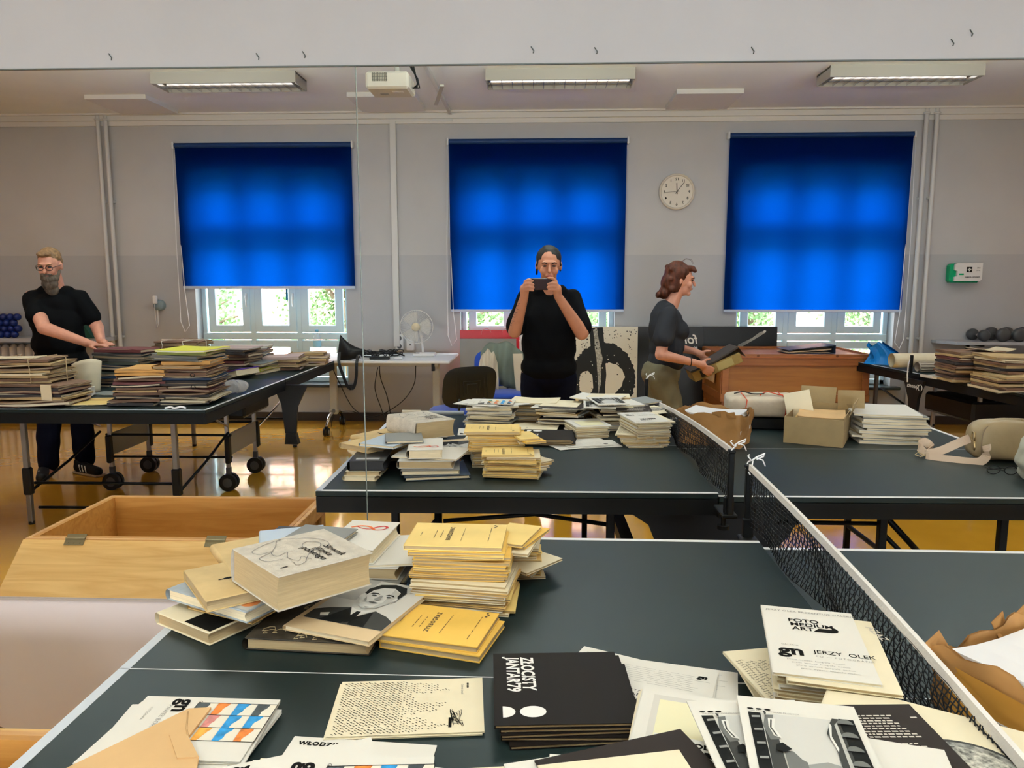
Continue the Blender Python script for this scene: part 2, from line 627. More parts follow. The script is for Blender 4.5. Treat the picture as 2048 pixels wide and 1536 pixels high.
# the woman taking the photograph
org = (.06, 2.58, 0)
wp = thing('person', 'woman in black tunic holding up a phone with both hands, facing the mirror', 'person', org)
hc, Rm = (.055, 2.50, 1.566), Euler((R(10), 0, R(2))).to_matrix()
body = head_shapes(hc, Rm) + [(V3((.055, 2.53, 1.50)), .050, V3((.06, 2.565, 1.36)), .056),
    (V3((.06, 2.585, 1.30)), (.155, .095, .13)), (V3((.06, 2.58, 1.12)), (.135, .095, .15)), (V3((.06, 2.58, .95)), (.155, .105, .13)),
    (V3((-.08, 2.58, 1.365)), .040, V3((-.155, 2.47, 1.165)), .042), (V3((-.155, 2.47, 1.165)), .043, V3((-.092, 2.32, 1.385)), .026),
    (V3((.20, 2.58, 1.365)), .040, V3((.262, 2.47, 1.155)), .044), (V3((.262, 2.47, 1.155)), .045, V3((.110, 2.32, 1.385)), .026),
    (V3((-.03, 2.58, .90)), .085, V3((-.03, 2.56, .50)), .055), (V3((-.03, 2.56, .50)), .055, V3((-.04, 2.60, .10)), .038), (V3((-.04, 2.60, .05)), .036, V3((-.06, 2.46, .035)), .028),
    (V3((.15, 2.58, .90)), .085, V3((.15, 2.56, .50)), .055), (V3((.15, 2.56, .50)), .055, V3((.16, 2.60, .10)), .038), (V3((.16, 2.60, .05)), .036, V3((.18, 2.46, .035)), .028)]
body += hand_shapes((-.092, 2.32, 1.385), (-.090, 2.298, 1.430), [((-.086, 2.276, 1.474), (-.066, 2.262, 1.484), (-.042, 2.262, 1.476)), ((-.088, 2.272, 1.456), (-.064, 2.259, 1.462), (-.038, 2.262, 1.455)), ((-.086, 2.272, 1.438), (-.062, 2.260, 1.442), (-.036, 2.264, 1.436)), ((-.082, 2.274, 1.422), (-.060, 2.264, 1.424), (-.040, 2.266, 1.420))], thumb=((-.074, 2.305, 1.455), (-.058, 2.300, 1.475), (-.040, 2.296, 1.482)))
body += hand_shapes((.110, 2.32, 1.385), (.100, 2.298, 1.430), [((.096, 2.276, 1.476), (.076, 2.262, 1.492), (.050, 2.262, 1.494)), ((.098, 2.272, 1.458), (.074, 2.259, 1.464), (.048, 2.262, 1.457)), ((.096, 2.272, 1.440), (.072, 2.260, 1.444), (.046, 2.264, 1.438)), ((.092, 2.274, 1.424), (.070, 2.264, 1.426), (.052, 2.266, 1.421))], thumb=((.084, 2.305, 1.455), (.068, 2.300, 1.475), (.050, 2.296, 1.480)))
blob('body', skin_w, wp, org, body, .0045, 4)
face_parts(wp, org, hc, Rm, hair_d, lipm)
T = lambda p: Rm @ V3(p) + V3(hc)
blob('hair', hair_d, wp, org, [(T((0, .023, .040)), (.081, .091, .089), Rm.to_euler()), (T((0, .07, .02)), (.05, .05, .06), Rm.to_euler()), (T((-.072, .0, .01)), .010, T((-.074, .015, -.05)), .007), (T((.072, .0, .01)), .010, T((.074, .02, -.03)), .007)], .005, 3, .0015)
blob('tunic', cloth_k, wp, org, [(V3((.06, 2.585, 1.335)), (.165, .105, .085)), (V3((.06, 2.57, 1.24)), (.185, .130, .16)), (V3((.06, 2.57, 1.07)), (.178, .140, .20)), (V3((.06, 2.57, .93)), (.185, .140, .12)),
    (V3((-.085, 2.58, 1.37)), .060, V3((-.150, 2.50, 1.195)), .068), (V3((.205, 2.58, 1.37)), .060, V3((.258, 2.50, 1.185)), .070), (V3((-.01, 2.56, 1.405)), .05, V3((.13, 2.56, 1.405)), .05), (V3((.06, 2.57, 1.15)), (.172, .130, .26))], .007, 22, .003)
blob('trousers', cloth_n, wp, org, [(V3((.06, 2.58, .86)), (.18, .125, .10)), (V3((-.025, 2.58, .86)), .10, V3((-.03, 2.57, .50)), .078), (V3((-.03, 2.57, .50)), .078, V3((-.04, 2.60, .12)), .062), (V3((.145, 2.58, .86)), .10, V3((.15, 2.57, .50)), .078), (V3((.15, 2.57, .50)), .078, V3((.16, 2.60, .12)), .062)], .009, 4, .003)
for q, x in ((-1, -.05), (1, .17)):
    blob('shoe', shoe_k, wp, org, [(V3((x, 2.60, .045)), .040, V3((x + q * .01, 2.45, .035)), .032)], .007, 3)
b = MB()
for k in range(9):
    z0 = 1.20 + .018 * k
    u = (z0 - 1.165) / .22
    c = V3((-.155 + .063 * u, 2.47 - .15 * u, z0))
    r_ = .044 - .016 * u
    b.tube(smooth_pts([c + V3((r_ * math.cos(a) * 1.02, -r_ * .9 * math.sin(a), .006 * math.sin(a * 3 + k * 2))) for a in (.3, .9, 1.5, 2.1, 2.7)], 3), .0016, 4)
b.build('tattoo', M('tattoo_ink', (.10, .07, .06), .6), wp, (-org[0], -org[1], 0))
ph = thing('mobile_phone', 'dark phone held sideways in front of the woman photographing the mirror', 'phone', (.004, 2.283, 1.457), rot=(R(-6), 0, 0))
b = MB()
b.box((0, 0, 0), (.146, .008, .070), bev=.003)
b.build('phone_body', M('phone_dark', (.025, .012, .014), .18), ph)
b = MB()
for x, z in ((-.060, .022), (-.060, .006), (-.045, .014)):
    b.cyl((x, -.0075, z), (x, -.003, z), .0065, n=12)
b.box((-.053, -.0045, .014), (.032, .002, .036))
b.build('camera_lens', blackgl, ph)

# the woman walking with a box
org = (.92, 3.40, 0)
w2 = thing('person', 'auburn-haired woman in dark t-shirt and khaki trousers carrying a box to the right', 'person', org)
hc = (1.035, 3.40, 1.478)
Rm = (Matrix.Rotation(R(86), 3, 'Z') @ Matrix.Rotation(R(8), 3, 'X'))
body = head_shapes(hc, Rm) + [(V3((1.01, 3.40, 1.41)), .050, V3((.955, 3.40, 1.27)), .058), (V3((.94, 3.40, 1.14)), (.085, .125, .13)), (V3((.93, 3.40, .95)), (.09, .12, .15)), (V3((.91, 3.40, .80)), (.11, .14, .11)),
    (V3((.925, 3.25, 1.215)), .040, V3((.865, 3.17, .955)), .042), (V3((.865, 3.17, .955)), .042, V3((1.115, 3.20, .895)), .026),
    (V3((.935, 3.56, 1.215)), .040, V3((.98, 3.60, .985)), .042), (V3((.98, 3.60, .985)), .042, V3((1.17, 3.52, .95)), .026),
    (V3((.90, 3.31, .78)), .09, V3((1.0, 3.31, .42)), .055), (V3((1.0, 3.31, .42)), .055, V3((.96, 3.31, .08)), .038), (V3((.96, 3.31, .05)), .034, V3((1.08, 3.31, .035)), .028),
    (V3((.90, 3.49, .78)), .09, V3((.88, 3.49, .42)), .055), (V3((.88, 3.49, .42)), .055, V3((.72, 3.49, .12)), .038), (V3((.72, 3.49, .08)), .034, V3((.82, 3.49, .035)), .028)]
body += hand_shapes((1.115, 3.20, .895), (1.175, 3.215, .875), [((1.20, 3.225, .868), (1.235, 3.232, .862), (1.262, 3.238, .848)), ((1.198, 3.225, .852), (1.23, 3.232, .842), (1.258, 3.238, .828)), ((1.192, 3.225, .838), (1.222, 3.232, .824), (1.245, 3.238, .810)), ((1.184, 3.225, .826), (1.208, 3.232, .810), (1.225, 3.238, .800))], .0095, thumb=((1.18, 3.22, .90), (1.205, 3.235, .915), (1.232, 3.25, .918)))
body += hand_shapes((1.17, 3.52, .95), (1.225, 3.51, .925), [((1.25, 3.50, .91), (1.28, 3.49, .90), (1.30, 3.48, .885)), ((1.25, 3.50, .895), (1.28, 3.49, .88), (1.30, 3.48, .865)), ((1.24, 3.50, .88), (1.265, 3.49, .865), (1.28, 3.48, .85)), ((1.23, 3.50, .87), (1.25, 3.49, .85), (1.26, 3.48, .84))], .0095, thumb=((1.235, 3.5, .945), (1.26, 3.49, .955), (1.285, 3.48, .955)))
blob('body', skin_p, w2, org, body, .0055, 4)
face_parts(w2, org, hc, Rm, hair_r, lipm)
T = lambda p: Rm @ V3(p) + V3(hc)
e = Rm.to_euler()
hs = [(T((0, .035, .045)), (.092, .098, .098), e), (T((0, .075, -.02)), (.088, .070, .095), e), (T((0, .105, -.10)), (.070, .045, .050), e), (T((-.06, .045, -.02)), (.030, .055, .075), e), (T((.06, .045, -.02)), (.030, .055, .075), e), (T((0, -.05, .098)), (.055, .045, .025), e), (T((-.03, -.085, .085)), (.025, .018, .016), e), (T((0, .145, -.12)), (.045, .022, .028), e)]
for k in range(16):
    a = k * 1.3
    hs.append((T((.08 * math.cos(a), .06 + .05 * math.sin(a), .10 - .014 * k)), (.022, .022, .022)))
blob('hair', hair_r, w2, org, hs, .006, 2, .0035)
b = MB()
for q in (-1, 1):
    b.tube([T((q * .03, .02, .135)), T((q * .045, -.01, .165)), T((q * .03, -.05, .16)), T((q * .03, -.07, .13))], .0012, 4)
b.build('stray_hair', hair_r, w2, tuple(-v for v in org))
blob('t_shirt', cloth_c, w2, org, [(V3((.945, 3.40, 1.17)), (.115, .17, .13)), (V3((1.005, 3.40, 1.115)), (.105, .14, .095)), (V3((.945, 3.40, 1.00)), (.130, .165, .14)), (V3((.945, 3.40, .89)), (.140, .170, .10)),
    (V3((.925, 3.25, 1.225)), .072, V3((.882, 3.185, 1.07)), .074), (V3((.935, 3.56, 1.225)), .062, V3((.95, 3.60, 1.09)), .068), (V3((.945, 3.31, 1.27)), .05, V3((.945, 3.49, 1.27)), .05), (V3((.92, 3.40, 1.12)), (.115, .165, .22))], .007, 14, .004)
blob('trousers', cloth_o, w2, org, [(V3((.905, 3.40, .80)), (.150, .175, .115)), (V3((.90, 3.31, .78)), .115, V3((1.0, 3.31, .42)), .085), (V3((1.0, 3.31, .42)), .085, V3((.96, 3.31, .12)), .07), (V3((.90, 3.49, .78)), .115, V3((.92, 3.49, .44)), .085), (V3((.92, 3.49, .44)), .085, V3((.75, 3.49, .16)), .07)], .008, 4, .005)
for x, y in ((1.02, 3.31), (.77, 3.49)):
    blob('shoe', shoe_k, w2, org, [(V3((x - .05, y, .045)), .040, V3((x + .09, y, .035)), .034)], .008, 3)
b = MB()
for k in range(60):
    a, rr_ = random.uniform(0, 2 * PI), random.gauss(.035, .012)
    p = V3((1.108 - .25 * (rr_ * math.sin(a)) ** 2 * 10, 3.335 + rr_ * math.cos(a), 1.10 + rr_ * 1.5 * math.sin(a)))
    sph(b, p, (.006, .005, .006))
b = MB()
b.tube([(1.085 + .03 * math.cos(2 * PI * k / 12) * 0, 3.20 + .030 * math.sin(2 * PI * k / 12), .902 + .030 * math.cos(2 * PI * k / 12)) for k in range(12)], .004, 5, closed=True)
b.build('wristband', black_m, w2, tuple(-v for v in org))
cbx = thing('carried_box', 'yellowish box with torn dark lid carried by the auburn-haired woman', 'box', (1.285, 3.37, .866), rot=(0, R(-24), 0))
b = MB()
b.box((0, 0, -.01), (.37, .24, .075), 0, bev=.003)
b.box((-.08, -.1215, -.01), (.10, .002, .05), 1)
b.box((.06, -.1215, -.01), (.12, .002, .055), 2)
b.build('box_body', [M('box_mustard', (.30, .21, .07), .6, noise=.3, scale=14), M('label_dark', (.03, .025, .02), .6), M('label_pale', (.40, .33, .14), .6)], cbx)
b = MB()
b.slab(.38, .25, .012, 8, 3, lambda x, y: .030 + .03 * max(0, x) / .19)
b.add([(.19, -.125, .07), (.19, .125, .07), (.215, .12, -.01), (.215, -.12, -.02)], [(0, 1, 2, 3)])
b.build('lid', M('lid_dark', (.035, .025, .02), .45), cbx)

# the bearded man
org = (-3.6, 3.30, 0)
mn = thing('person', 'bearded man in glasses and black t-shirt reaching over the folder table', 'person', org)
hc = (-3.575, 3.21, 1.585)
Rm = (Matrix.Rotation(R(12), 3, 'Z') @ Matrix.Rotation(R(16), 3, 'X'))
body = head_shapes(hc, Rm, False) + [(V3((-3.58, 3.24, 1.52)), .060, V3((-3.59, 3.29, 1.38)), .066), (V3((-3.60, 3.29, 1.24)), (.18, .115, .16)), (V3((-3.59, 3.28, 1.05)), (.165, .13, .16)), (V3((-3.60, 3.30, .93)), (.165, .12, .12)),
    (V3((-3.755, 3.25, 1.355)), .058, V3((-3.555, 3.06, 1.145)), .047), (V3((-3.555, 3.06, 1.145)), .049, V3((-3.20, 2.975, 1.045)), .030),
    (V3((-3.42, 3.30, 1.355)), .056, V3((-3.33, 3.34, 1.13)), .046), (V3((-3.33, 3.34, 1.13)), .046, V3((-3.18, 3.12, 1.045)), .030),
    (V3((-3.69, 3.30, .88)), .095, V3((-3.72, 3.28, .48)), .062), (V3((-3.72, 3.28, .48)), .062, V3((-3.74, 3.26, .10)), .042), (V3((-3.74, 3.26, .05)), .038, V3((-3.70, 3.12, .035)), .03),
    (V3((-3.51, 3.32, .88)), .095, V3((-3.52, 3.36, .48)), .062), (V3((-3.52, 3.36, .48)), .062, V3((-3.54, 3.40, .10)), .042), (V3((-3.54, 3.40, .05)), .038, V3((-3.44, 3.30, .035)), .03)]
body += hand_shapes((-3.20, 2.975, 1.045), (-3.145, 2.965, 1.030), [((-3.11, 2.945, 1.03), (-3.07, 2.94, 1.03), (-3.045, 2.94, 1.018)), ((-3.108, 2.96, 1.03), (-3.065, 2.958, 1.03), (-3.04, 2.958, 1.018)), ((-3.11, 2.975, 1.03), (-3.07, 2.976, 1.03), (-3.045, 2.976, 1.018)), ((-3.115, 2.99, 1.03), (-3.08, 2.993, 1.028), (-3.06, 2.993, 1.018))], .0095, thumb=((-3.15, 2.94, 1.02), (-3.12, 2.915, 1.015), (-3.09, 2.905, 1.005)))
body += hand_shapes((-3.18, 3.12, 1.045), (-3.135, 3.08, 1.035), [((-3.10, 3.07, 1.035), (-3.07, 3.055, 1.035), (-3.045, 3.045, 1.025)), ((-3.10, 3.055, 1.035), (-3.068, 3.04, 1.035), (-3.043, 3.03, 1.025)), ((-3.105, 3.04, 1.035), (-3.075, 3.025, 1.035), (-3.05, 3.015, 1.025)), ((-3.11, 3.03, 1.035), (-3.085, 3.012, 1.033), (-3.065, 3.0, 1.025))], .0095, thumb=((-3.12, 3.10, 1.03), (-3.09, 3.10, 1.025), (-3.065, 3.09, 1.02)))
blob('body', skin_p, mn, org, body, .0055, 4)
face_parts(mn, org, hc, Rm, hair_b, lipm)
T = lambda p: Rm @ V3(p) + V3(hc)
e = Rm.to_euler()
blob('hair', hair_b, mn, org, [(T((0, .028, .062)), (.076, .088, .072), e), (T((0, .045, .02)), (.075, .070, .075), e), (T((-.01, -.035, .100)), (.052, .045, .022), e)], .0055, 3, .002)
blob('beard', beard_m, mn, org, [(T((0, -.045, -.072)), (.060, .056, .045), e), (T((0, -.055, -.115)), (.056, .045, .050), e), (T((.005, -.050, -.160)), (.050, .036, .045), e), (T((-.058, -.010, -.035)), .016, T((-.045, -.04, -.08)), .02), (T((.058, -.010, -.035)), .016, T((.045, -.04, -.08)), .02), (T((-.03, -.085, -.040)), .010, T((.03, -.085, -.040)), .010)], .0055, 2, .003)
b = MB()
for q in (-1, 1):
    b.tube([T((q * .031 + .024 * math.cos(a), -.100 + .004 * abs(math.cos(a)), .010 + .017 * math.sin(a))) for a in [2 * PI * k / 14 for k in range(14)]], .0022, 5, closed=True)
    b.tube([T((q * .055, -.096, .016)), T((q * .074, -.05, .016)), T((q * .078, .0, .012))], .0020, 5)
b.tube([T((-.008, -.103, .012)), T((.008, -.103, .012))], .002, 5)
b.build('spectacles', black_m, mn, tuple(-v for v in org))
blob('t_shirt', cloth_k, mn, org, [(V3((-3.60, 3.29, 1.30)), (.195, .125, .11)), (V3((-3.60, 3.28, 1.18)), (.200, .145, .16)), (V3((-3.59, 3.27, 1.02)), (.195, .155, .15)), (V3((-3.59, 3.28, .91)), (.190, .150, .11)),
    (V3((-3.745, 3.25, 1.345)), .074, V3((-3.655, 3.155, 1.225)), .080), (V3((-3.43, 3.30, 1.345)), .072, V3((-3.37, 3.33, 1.215)), .074), (V3((-3.68, 3.28, 1.395)), .05, V3((-3.50, 3.28, 1.395)), .05), (V3((-3.595, 3.28, 1.12)), (.188, .140, .26))], .007, 22, .004)
blob('jeans', cloth_n, mn, org, [(V3((-3.60, 3.31, .86)), (.18, .13, .11)), (V3((-3.69, 3.30, .86)), .11, V3((-3.72, 3.28, .48)), .085), (V3((-3.72, 3.28, .48)), .085, V3((-3.74, 3.26, .10)), .075), (V3((-3.51, 3.32, .86)), .11, V3((-3.52, 3.36, .48)), .085), (V3((-3.52, 3.36, .48)), .085, V3((-3.54, 3.40, .10)), .075)], .008, 4, .005)
for (x0, y0), (x1, y1) in (((-3.76, 3.24), (-3.67, 3.06)), ((-3.56, 3.36), (-3.36, 3.26))):
    s_ = blob('shoe', shoe_k, mn, org, [(V3((x0, y0, .055)), .046, V3((x1, y1, .040)), .036), (V3((x0, y0, .08)), .04, V3((x0, y0, .09)), .04)], .007, 3)
    b = MB()
    d = V3((x1 - x0, y1 - y0, 0)).normalized()
    n_ = V3((d.y, -d.x, 0)) if d.x > .3 else V3((d.y, -d.x, 0))
    for k in range(3):
        p = V3((x0, y0, .03)) + d * (.05 + .035 * k) + V3((0, -.045, 0))
        b.tube([p, p + d * -.02 + V3((0, .004, .05))], .0045, 4)
    b.build('shoe_stripe', white_ink, mn, tuple(-v for v in org))
    b = MB()
    b.box(((x0 + x1) / 2 - org[0], (y0 + y1) / 2 - org[1], .010), ((V3((x1 - x0, y1 - y0, 0))).length + .08, .082, .018), rz=math.atan2(y1 - y0, x1 - x0), bev=.005)
    b.build('sole', M('sole_tan', (.35, .25, .16), .7), mn)
# ------------------------------------------------------------ room shell
YW, ZC = 5.69, 3.17
XL, XR = -7.2, 6.6
b = MB()
b.box(((XL + XR) / 2, 0, -.05), (XR - XL, 2 * YW + .8, .1), 0)
struct(b.build('floor', floor_mat()))
b = MB()
b.box(((XL + XR) / 2, 0, ZC + .05), (XR - XL, 2 * YW + .8, .1), 0)
struct(b.build('ceiling', ceil_m))
warm_wall = M('wall_paint_side', (.50, .47, .44), .75)
for nm, x in (('wall_left', XL), ('wall_right', XR)):
    b = MB()
    b.box((x, 0, ZC / 2), (.1, 2 * YW + .6, ZC), 0)
    struct(b.build(nm, warm_wall))


def window_wall(name, s, ztop):
    b = MB()
    xs = [XL] + [v for w in WIN for v in w] + [XR]
    y0, y1, zd = YW, YW + .32, 1.75
    def bx(xa, xb, za, zb, m):
        if zb > za:
            b.box(((xa + xb) / 2, s * (y0 + y1) / 2, (za + zb) / 2), (xb - xa, y1 - y0, zb - za), m)
    for i in range(0, len(xs), 2):
        bx(xs[i], xs[i + 1], 0, zd, 1)
        bx(xs[i], xs[i + 1], zd, ZC, 0)
    for a, c in WIN:
        bx(a, c, 0, .38, 1)
        bx(a, c, ztop, zd, 1)
        bx(a, c, max(ztop, zd), ZC, 0)
    return struct(b.build(name, [wall_m, wall_low]))


wall_w = window_wall('wall_windows', 1, 2.60)
window_wall('wall_behind_camera', -1, 1.35)

# the wall that carries the mirror, with the mirror's opening
b = MB()
MX0, MX1, MZ0, MZ1 = -3.6, 3.7, .461, 2.083
b.box(((XL + XR) / 2, 0, (MZ1 + ZC) / 2), (XR - XL, .012, ZC - MZ1), 0)
b.box(((XL + XR) / 2, 0, MZ0 / 2), (XR - XL, .012, MZ0), 1)
b.box(((XL + MX0) / 2, 0, (MZ0 + MZ1) / 2), (MX0 - XL, .012, MZ1 - MZ0), 0)
b.box(((XR + MX1) / 2, 0, (MZ0 + MZ1) / 2), (XR - MX1, .012, MZ1 - MZ0), 0)
struct(b.build('wall_mirror_side', [wall_mir, wall_mlow]))
mir = thing('wall_mirror', 'long wall mirror in two panes filling the wall above the pink-grey dado', 'mirror', (0, 0, MZ0))
edge_dk = M('mirror_edge_dark', (.07, .08, .08), .3)
edge_lt = M('mirror_edge_glass', (.30, .36, .34), .3)
b = MB()
b.box(((MX0 + MX1) / 2, -.006, MZ1 - MZ0), (MX1 - MX0, .006, .0035), 0)
b.build('mirror_top_edge', edge_dk, mir)
b = MB()
b.box(((MX0 + MX1) / 2, -.008, 0), (MX1 - MX0, .008, .007), 0)
b.build('mirror_bottom_rail', M('mirror_rail', (.30, .26, .24), .35), mir)
b = MB()
b.box((-.5335, -.003, (MZ1 - MZ0) / 2), (.0018, .005, MZ1 - MZ0), 0)
b.box((-.5322, -.003, (MZ1 - MZ0) / 2), (.0008, .005, MZ1 - MZ0), 1)
b.build('mirror_seam', [edge_dk, edge_lt], mir)
# plaster chips and old hook holes above the mirror
for px, pz in ((-1.245, 2.112), (-.812, 2.108), (-.677, 2.112), (-.02, 2.118), (.16, 2.114), (.60, 2.11), (1.15, 2.125), (1.20, 2.15)):
    c = MB()
    c.tube([(px - .008, -.0075, pz + .012), (px, -.009, pz), (px - .002, -.0075, pz - .006)], .0016, 4)
    h = c.build('wall_hole', edge_dk)
    struct(h)
    h.name = 'trim_hole'

# cornice, baseboard, ceiling panels
b = MB()
b.box(((XL + XR) / 2, YW - .03, ZC - .03), (XR - XL, .06, .06), 0)
b.box(((XL + XR) / 2, YW - .012, ZC - .08), (XR - XL, .024, .05), 0)
b.box(((XL + XR) / 2, YW - .12, ZC - .008), (XR - XL, .02, .016), 0)
struct(b.build('trim_1', M('cornice_paint', (.72, .70, .66), .6)))
b = MB()
b.box(((XL + XR) / 2, YW - .012, .045), (XR - XL, .024, .09), 0)
struct(b.build('baseboard_windows', base_m))
for i, (xa, xb) in enumerate(((-4.17, -3.6), (-1.75, -1.13), (1.21, 1.80))):
    b = MB()
    b.box(((xa + xb) / 2, 5.12, ZC - .02), (xb - xa, .62, .04), 0)
    struct(b.build('trim_%d' % (i + 2), M('ceiling_panel', (.76, .75, .72), .8)))
# cable trunking: across the ceiling, along the wall top and down the wall
tr = M('trunking_white', (.66, .66, .64), .45)
b = MB()
b.box((-.905, 4.65, ZC - .015), (.03, 2.0, .03), 0)
b.box((-1.21, YW - .02, 3.10), (.64, .03, .03), 0)
b.box((-1.50, YW - .02, 1.95), (.06, .035, 2.3), 0)
tk = b.build('cable_trunking', tr)
tag(tk, 'white cable trunking crossing the ceiling and running down the wall beside the fan', 'cable duct')

# pipes
for k, (x, lab) in enumerate(((-4.53, 'left-hand white heating pipe of the pair beside the covered window above the folders'), (-4.45, 'right-hand white heating pipe of the pair beside the covered window above the folders'), (3.80, 'white heating pipe nearest the window blind on the clock side'), (3.90, 'white heating pipe nearest the first aid box'))):
    b = MB()
    b.cyl((0, 0, .1), (0, 0, ZC), .021, n=10)
    for z in (.9, 2.3):
        b.box((0, .03, z), (.05, .05, .02), 0)
    p = thing('heating_pipe', lab, 'pipe', (x, YW - .06, 0), group='heating pipes')
    b.build('pipe', pipe_m, p)
    b = MB()
    b.lathe([(.021, 0), (.034, .004), (.036, .012), (.026, .02)], (0, 0, ZC - .06), 10)
    b.build('collar', pipe_m, p)

# ------------------------------------------------------------ windows
glass = bpy.data.materials.new('window_glass')
glass.use_nodes = True
nt = glass.node_tree
nt.nodes.remove(nt.nodes['Principled BSDF'])
ga = nt.nodes.new('ShaderNodeBsdfTransparent')
gb = nt.nodes.new('ShaderNodeBsdfGlossy')
gb.inputs['Roughness'].default_value = .02
gm = nt.nodes.new('ShaderNodeMixShader')
gm.inputs[0].default_value = .06
nt.links.new(ga.outputs[0], gm.inputs[1])
nt.links.new(gb.outputs[0], gm.inputs[2])
nt.links.new(gm.outputs[0], nt.nodes['Material Output'].inputs[0])
sill_m = M('dark_sill', (.03, .035, .035), .3)
rad_m = M('radiator_white', (.62, .58, .54), .4)


def bar(b, x0, x1, z0, z1, y, d=.05, m=0):
    b.box(((x0 + x1) / 2, y, (z0 + z1) / 2), (x1 - x0, d, z1 - z0), m, bev=.006)


for wi, (a, c) in enumerate(WIN):
    w = bpy.data.objects.new('window_%d' % (wi + 1), None)
    COL.objects.link(w)
    w['kind'] = 'structure'
    y = 5.87
    b = MB()
    bar(b, a, a + .05, .40, 2.66, y, .08)
    bar(b, c - .05, c, .40, 2.66, y, .08)
    bar(b, a, c, .40, .45, y, .08)
    bar(b, a, c, 2.60, 2.66, y, .08)
    bar(b, a, c, .86, .93, y, .09)
    bar(b, a, c, 2.02, 2.10, y, .09)
    wd = (c - a - .1) / 3
    for k in (1, 2):
        bar(b, a + .05 + k * wd - .028, a + .05 + k * wd + .028, .45, 2.60, y, .085)
    b.build('window_frame', win_m, w)
    for k in range(3):
        x0, x1 = a + .05 + k * wd + .025, a + .05 + (k + 1) * wd - .025
        for z0, z1 in ((.46, .85), (.94, 2.01), (2.11, 2.59)):
            s_ = MB()
            bar(s_, x0, x0 + .085, z0, z1, y - .03)
            bar(s_, x1 - .085, x1, z0, z1, y - .03)
            bar(s_, x0 + .075, x1 - .075, z0, z0 + .075, y - .03)
            bar(s_, x0 + .075, x1 - .075, z1 - .075, z1, y - .03)
            sa = s_.build('sash', win_m, w)
            g = MB()
            g.box(((x0 + x1) / 2, y - .01, (z0 + z1) / 2), (x1 - x0 - .14, .004, z1 - z0 - .14))
            g.build('pane', glass, sa)
            if 1 < z1 < 2.2 and k < 2:
                h = MB()
                h.box((x1 - .03, y - .062, 1.32), (.022, .014, .07), bev=.004)
                h.box((x1 - .03, y - .078, 1.27), (.016, .014, .12), bev=.004)
                h.build('window_handle', M('handle_white', (.75, .8, .82), .3), sa)
    b = MB()
    b.box(((a + c) / 2, YW + .08, .385), (c - a + .14, .36, .03), 0, bev=.006)
    b.build('window_sill', sill_m, w)
    # roller blind
    z0 = 1.43 if wi == 0 else 1.19
    xa, xb = ((-3.75, -1.925), (-.925, .868), (1.89, 3.69))[wi]
    top = (2.88, 2.90, 2.94)[wi]
    labs = ('blue roller blind pulled shorter than the others, over the folder table', 'blue roller blind behind the woman taking the photograph', 'blue roller blind above the closed wooden chest')
    t = thing('roller_blind', labs[wi], 'blind', ((xa + xb) / 2, YW - .05, top), group='blue roller blinds')
    hw = (xb - xa) / 2
    b = MB()
    b.grid(lambda u, v: (hw * (2 * u - 1), .012 * v + .003 * math.sin(u * 9) * v, -.02 - (top - .02 - z0) * v), 16, 20)
    b.build('blind_cloth', MATS.get('bc') or MATS.setdefault('bc', blind_mat()), t)
    b = MB()
    b.cyl((-hw, 0, -.02), (hw, 0, -.02), .026, n=14)
    b.build('roller_tube', M('roller_blue', (.008, .035, .13), .5), t)
    for q in (-1, 1):
        b = MB()
        b.box((q * (hw + .012), .008, -.02), (.02, .07, .07), bev=.006)
        b.build('bracket', M('white_plastic', (.72, .73, .74), .4), t)
    b = MB()
    b.box((0, .012, z0 - top - .012), (2 * hw, .012, .028), bev=.004)
    b.build('bottom_bar', M('blind_bar', (.55, .64, .78), .4), t)
    b = MB()
    q = -1 if wi < 2 else 1
    zz = (-1.9, -2.06, -2.12)[wi]
    pts = [(q * (hw + .012), -.02, -.03), (q * (hw + .03), -.02, zz * .5), (q * (hw + .03), -.02, zz + .08), (q * (hw - .01), -.02, zz - .03), (q * (hw - .06), -.02, zz + .04), (q * (hw - .03), -.018, z0 - top - .05), (q * (hw + .005), .02, -.9), (q * (hw + .012), .02, -.03)]
    if wi < 2:
        pts = [(x - q * .0, yy, z) for x, yy, z in pts]
    b.tube(pts, .0042, 6)
    b.build('bead_chain', M('bead_white', (.8, .8, .8), .4), t)

# outdoors beyond the windows
gr = MB()
gr.box((0, 18, -.6), (60, 22, .1))
struct(gr.build('ground_outside', M('lawn', (.16, .22, .07), .9, noise=.3, scale=3)))
bld = thing('brick_building', 'red brick building seen through the panes beyond the trees', 'building', (0, 16, -.5))
b = MB()
b.box((0, 2, 4), (34, 4, 8))
b.build('wall', M('outdoor_brick', (.62, .30, .24), .85, noise=.2, scale=12), bld)
for x in (-11, -7.4, -3.2, .8, 4.4, 8.2, 12):
    b = MB()
    b.box((x, -.04, 2.2), (1.1, .1, 1.7), bev=.03)
    f = b.build('window', M('outdoor_window_frame', (.75, .75, .72), .6), bld)
    b = MB()
    b.box((x, -.1, 2.2), (.9, .03, 1.5))
    b.build('pane', M('outdoor_pane', (.08, .10, .12), .1), f)
leafm = M('leaf_green', (.13, .24, .09), .7, noise=.5, scale=4)
barkm = M('bark', (.11, .08, .05), .9)


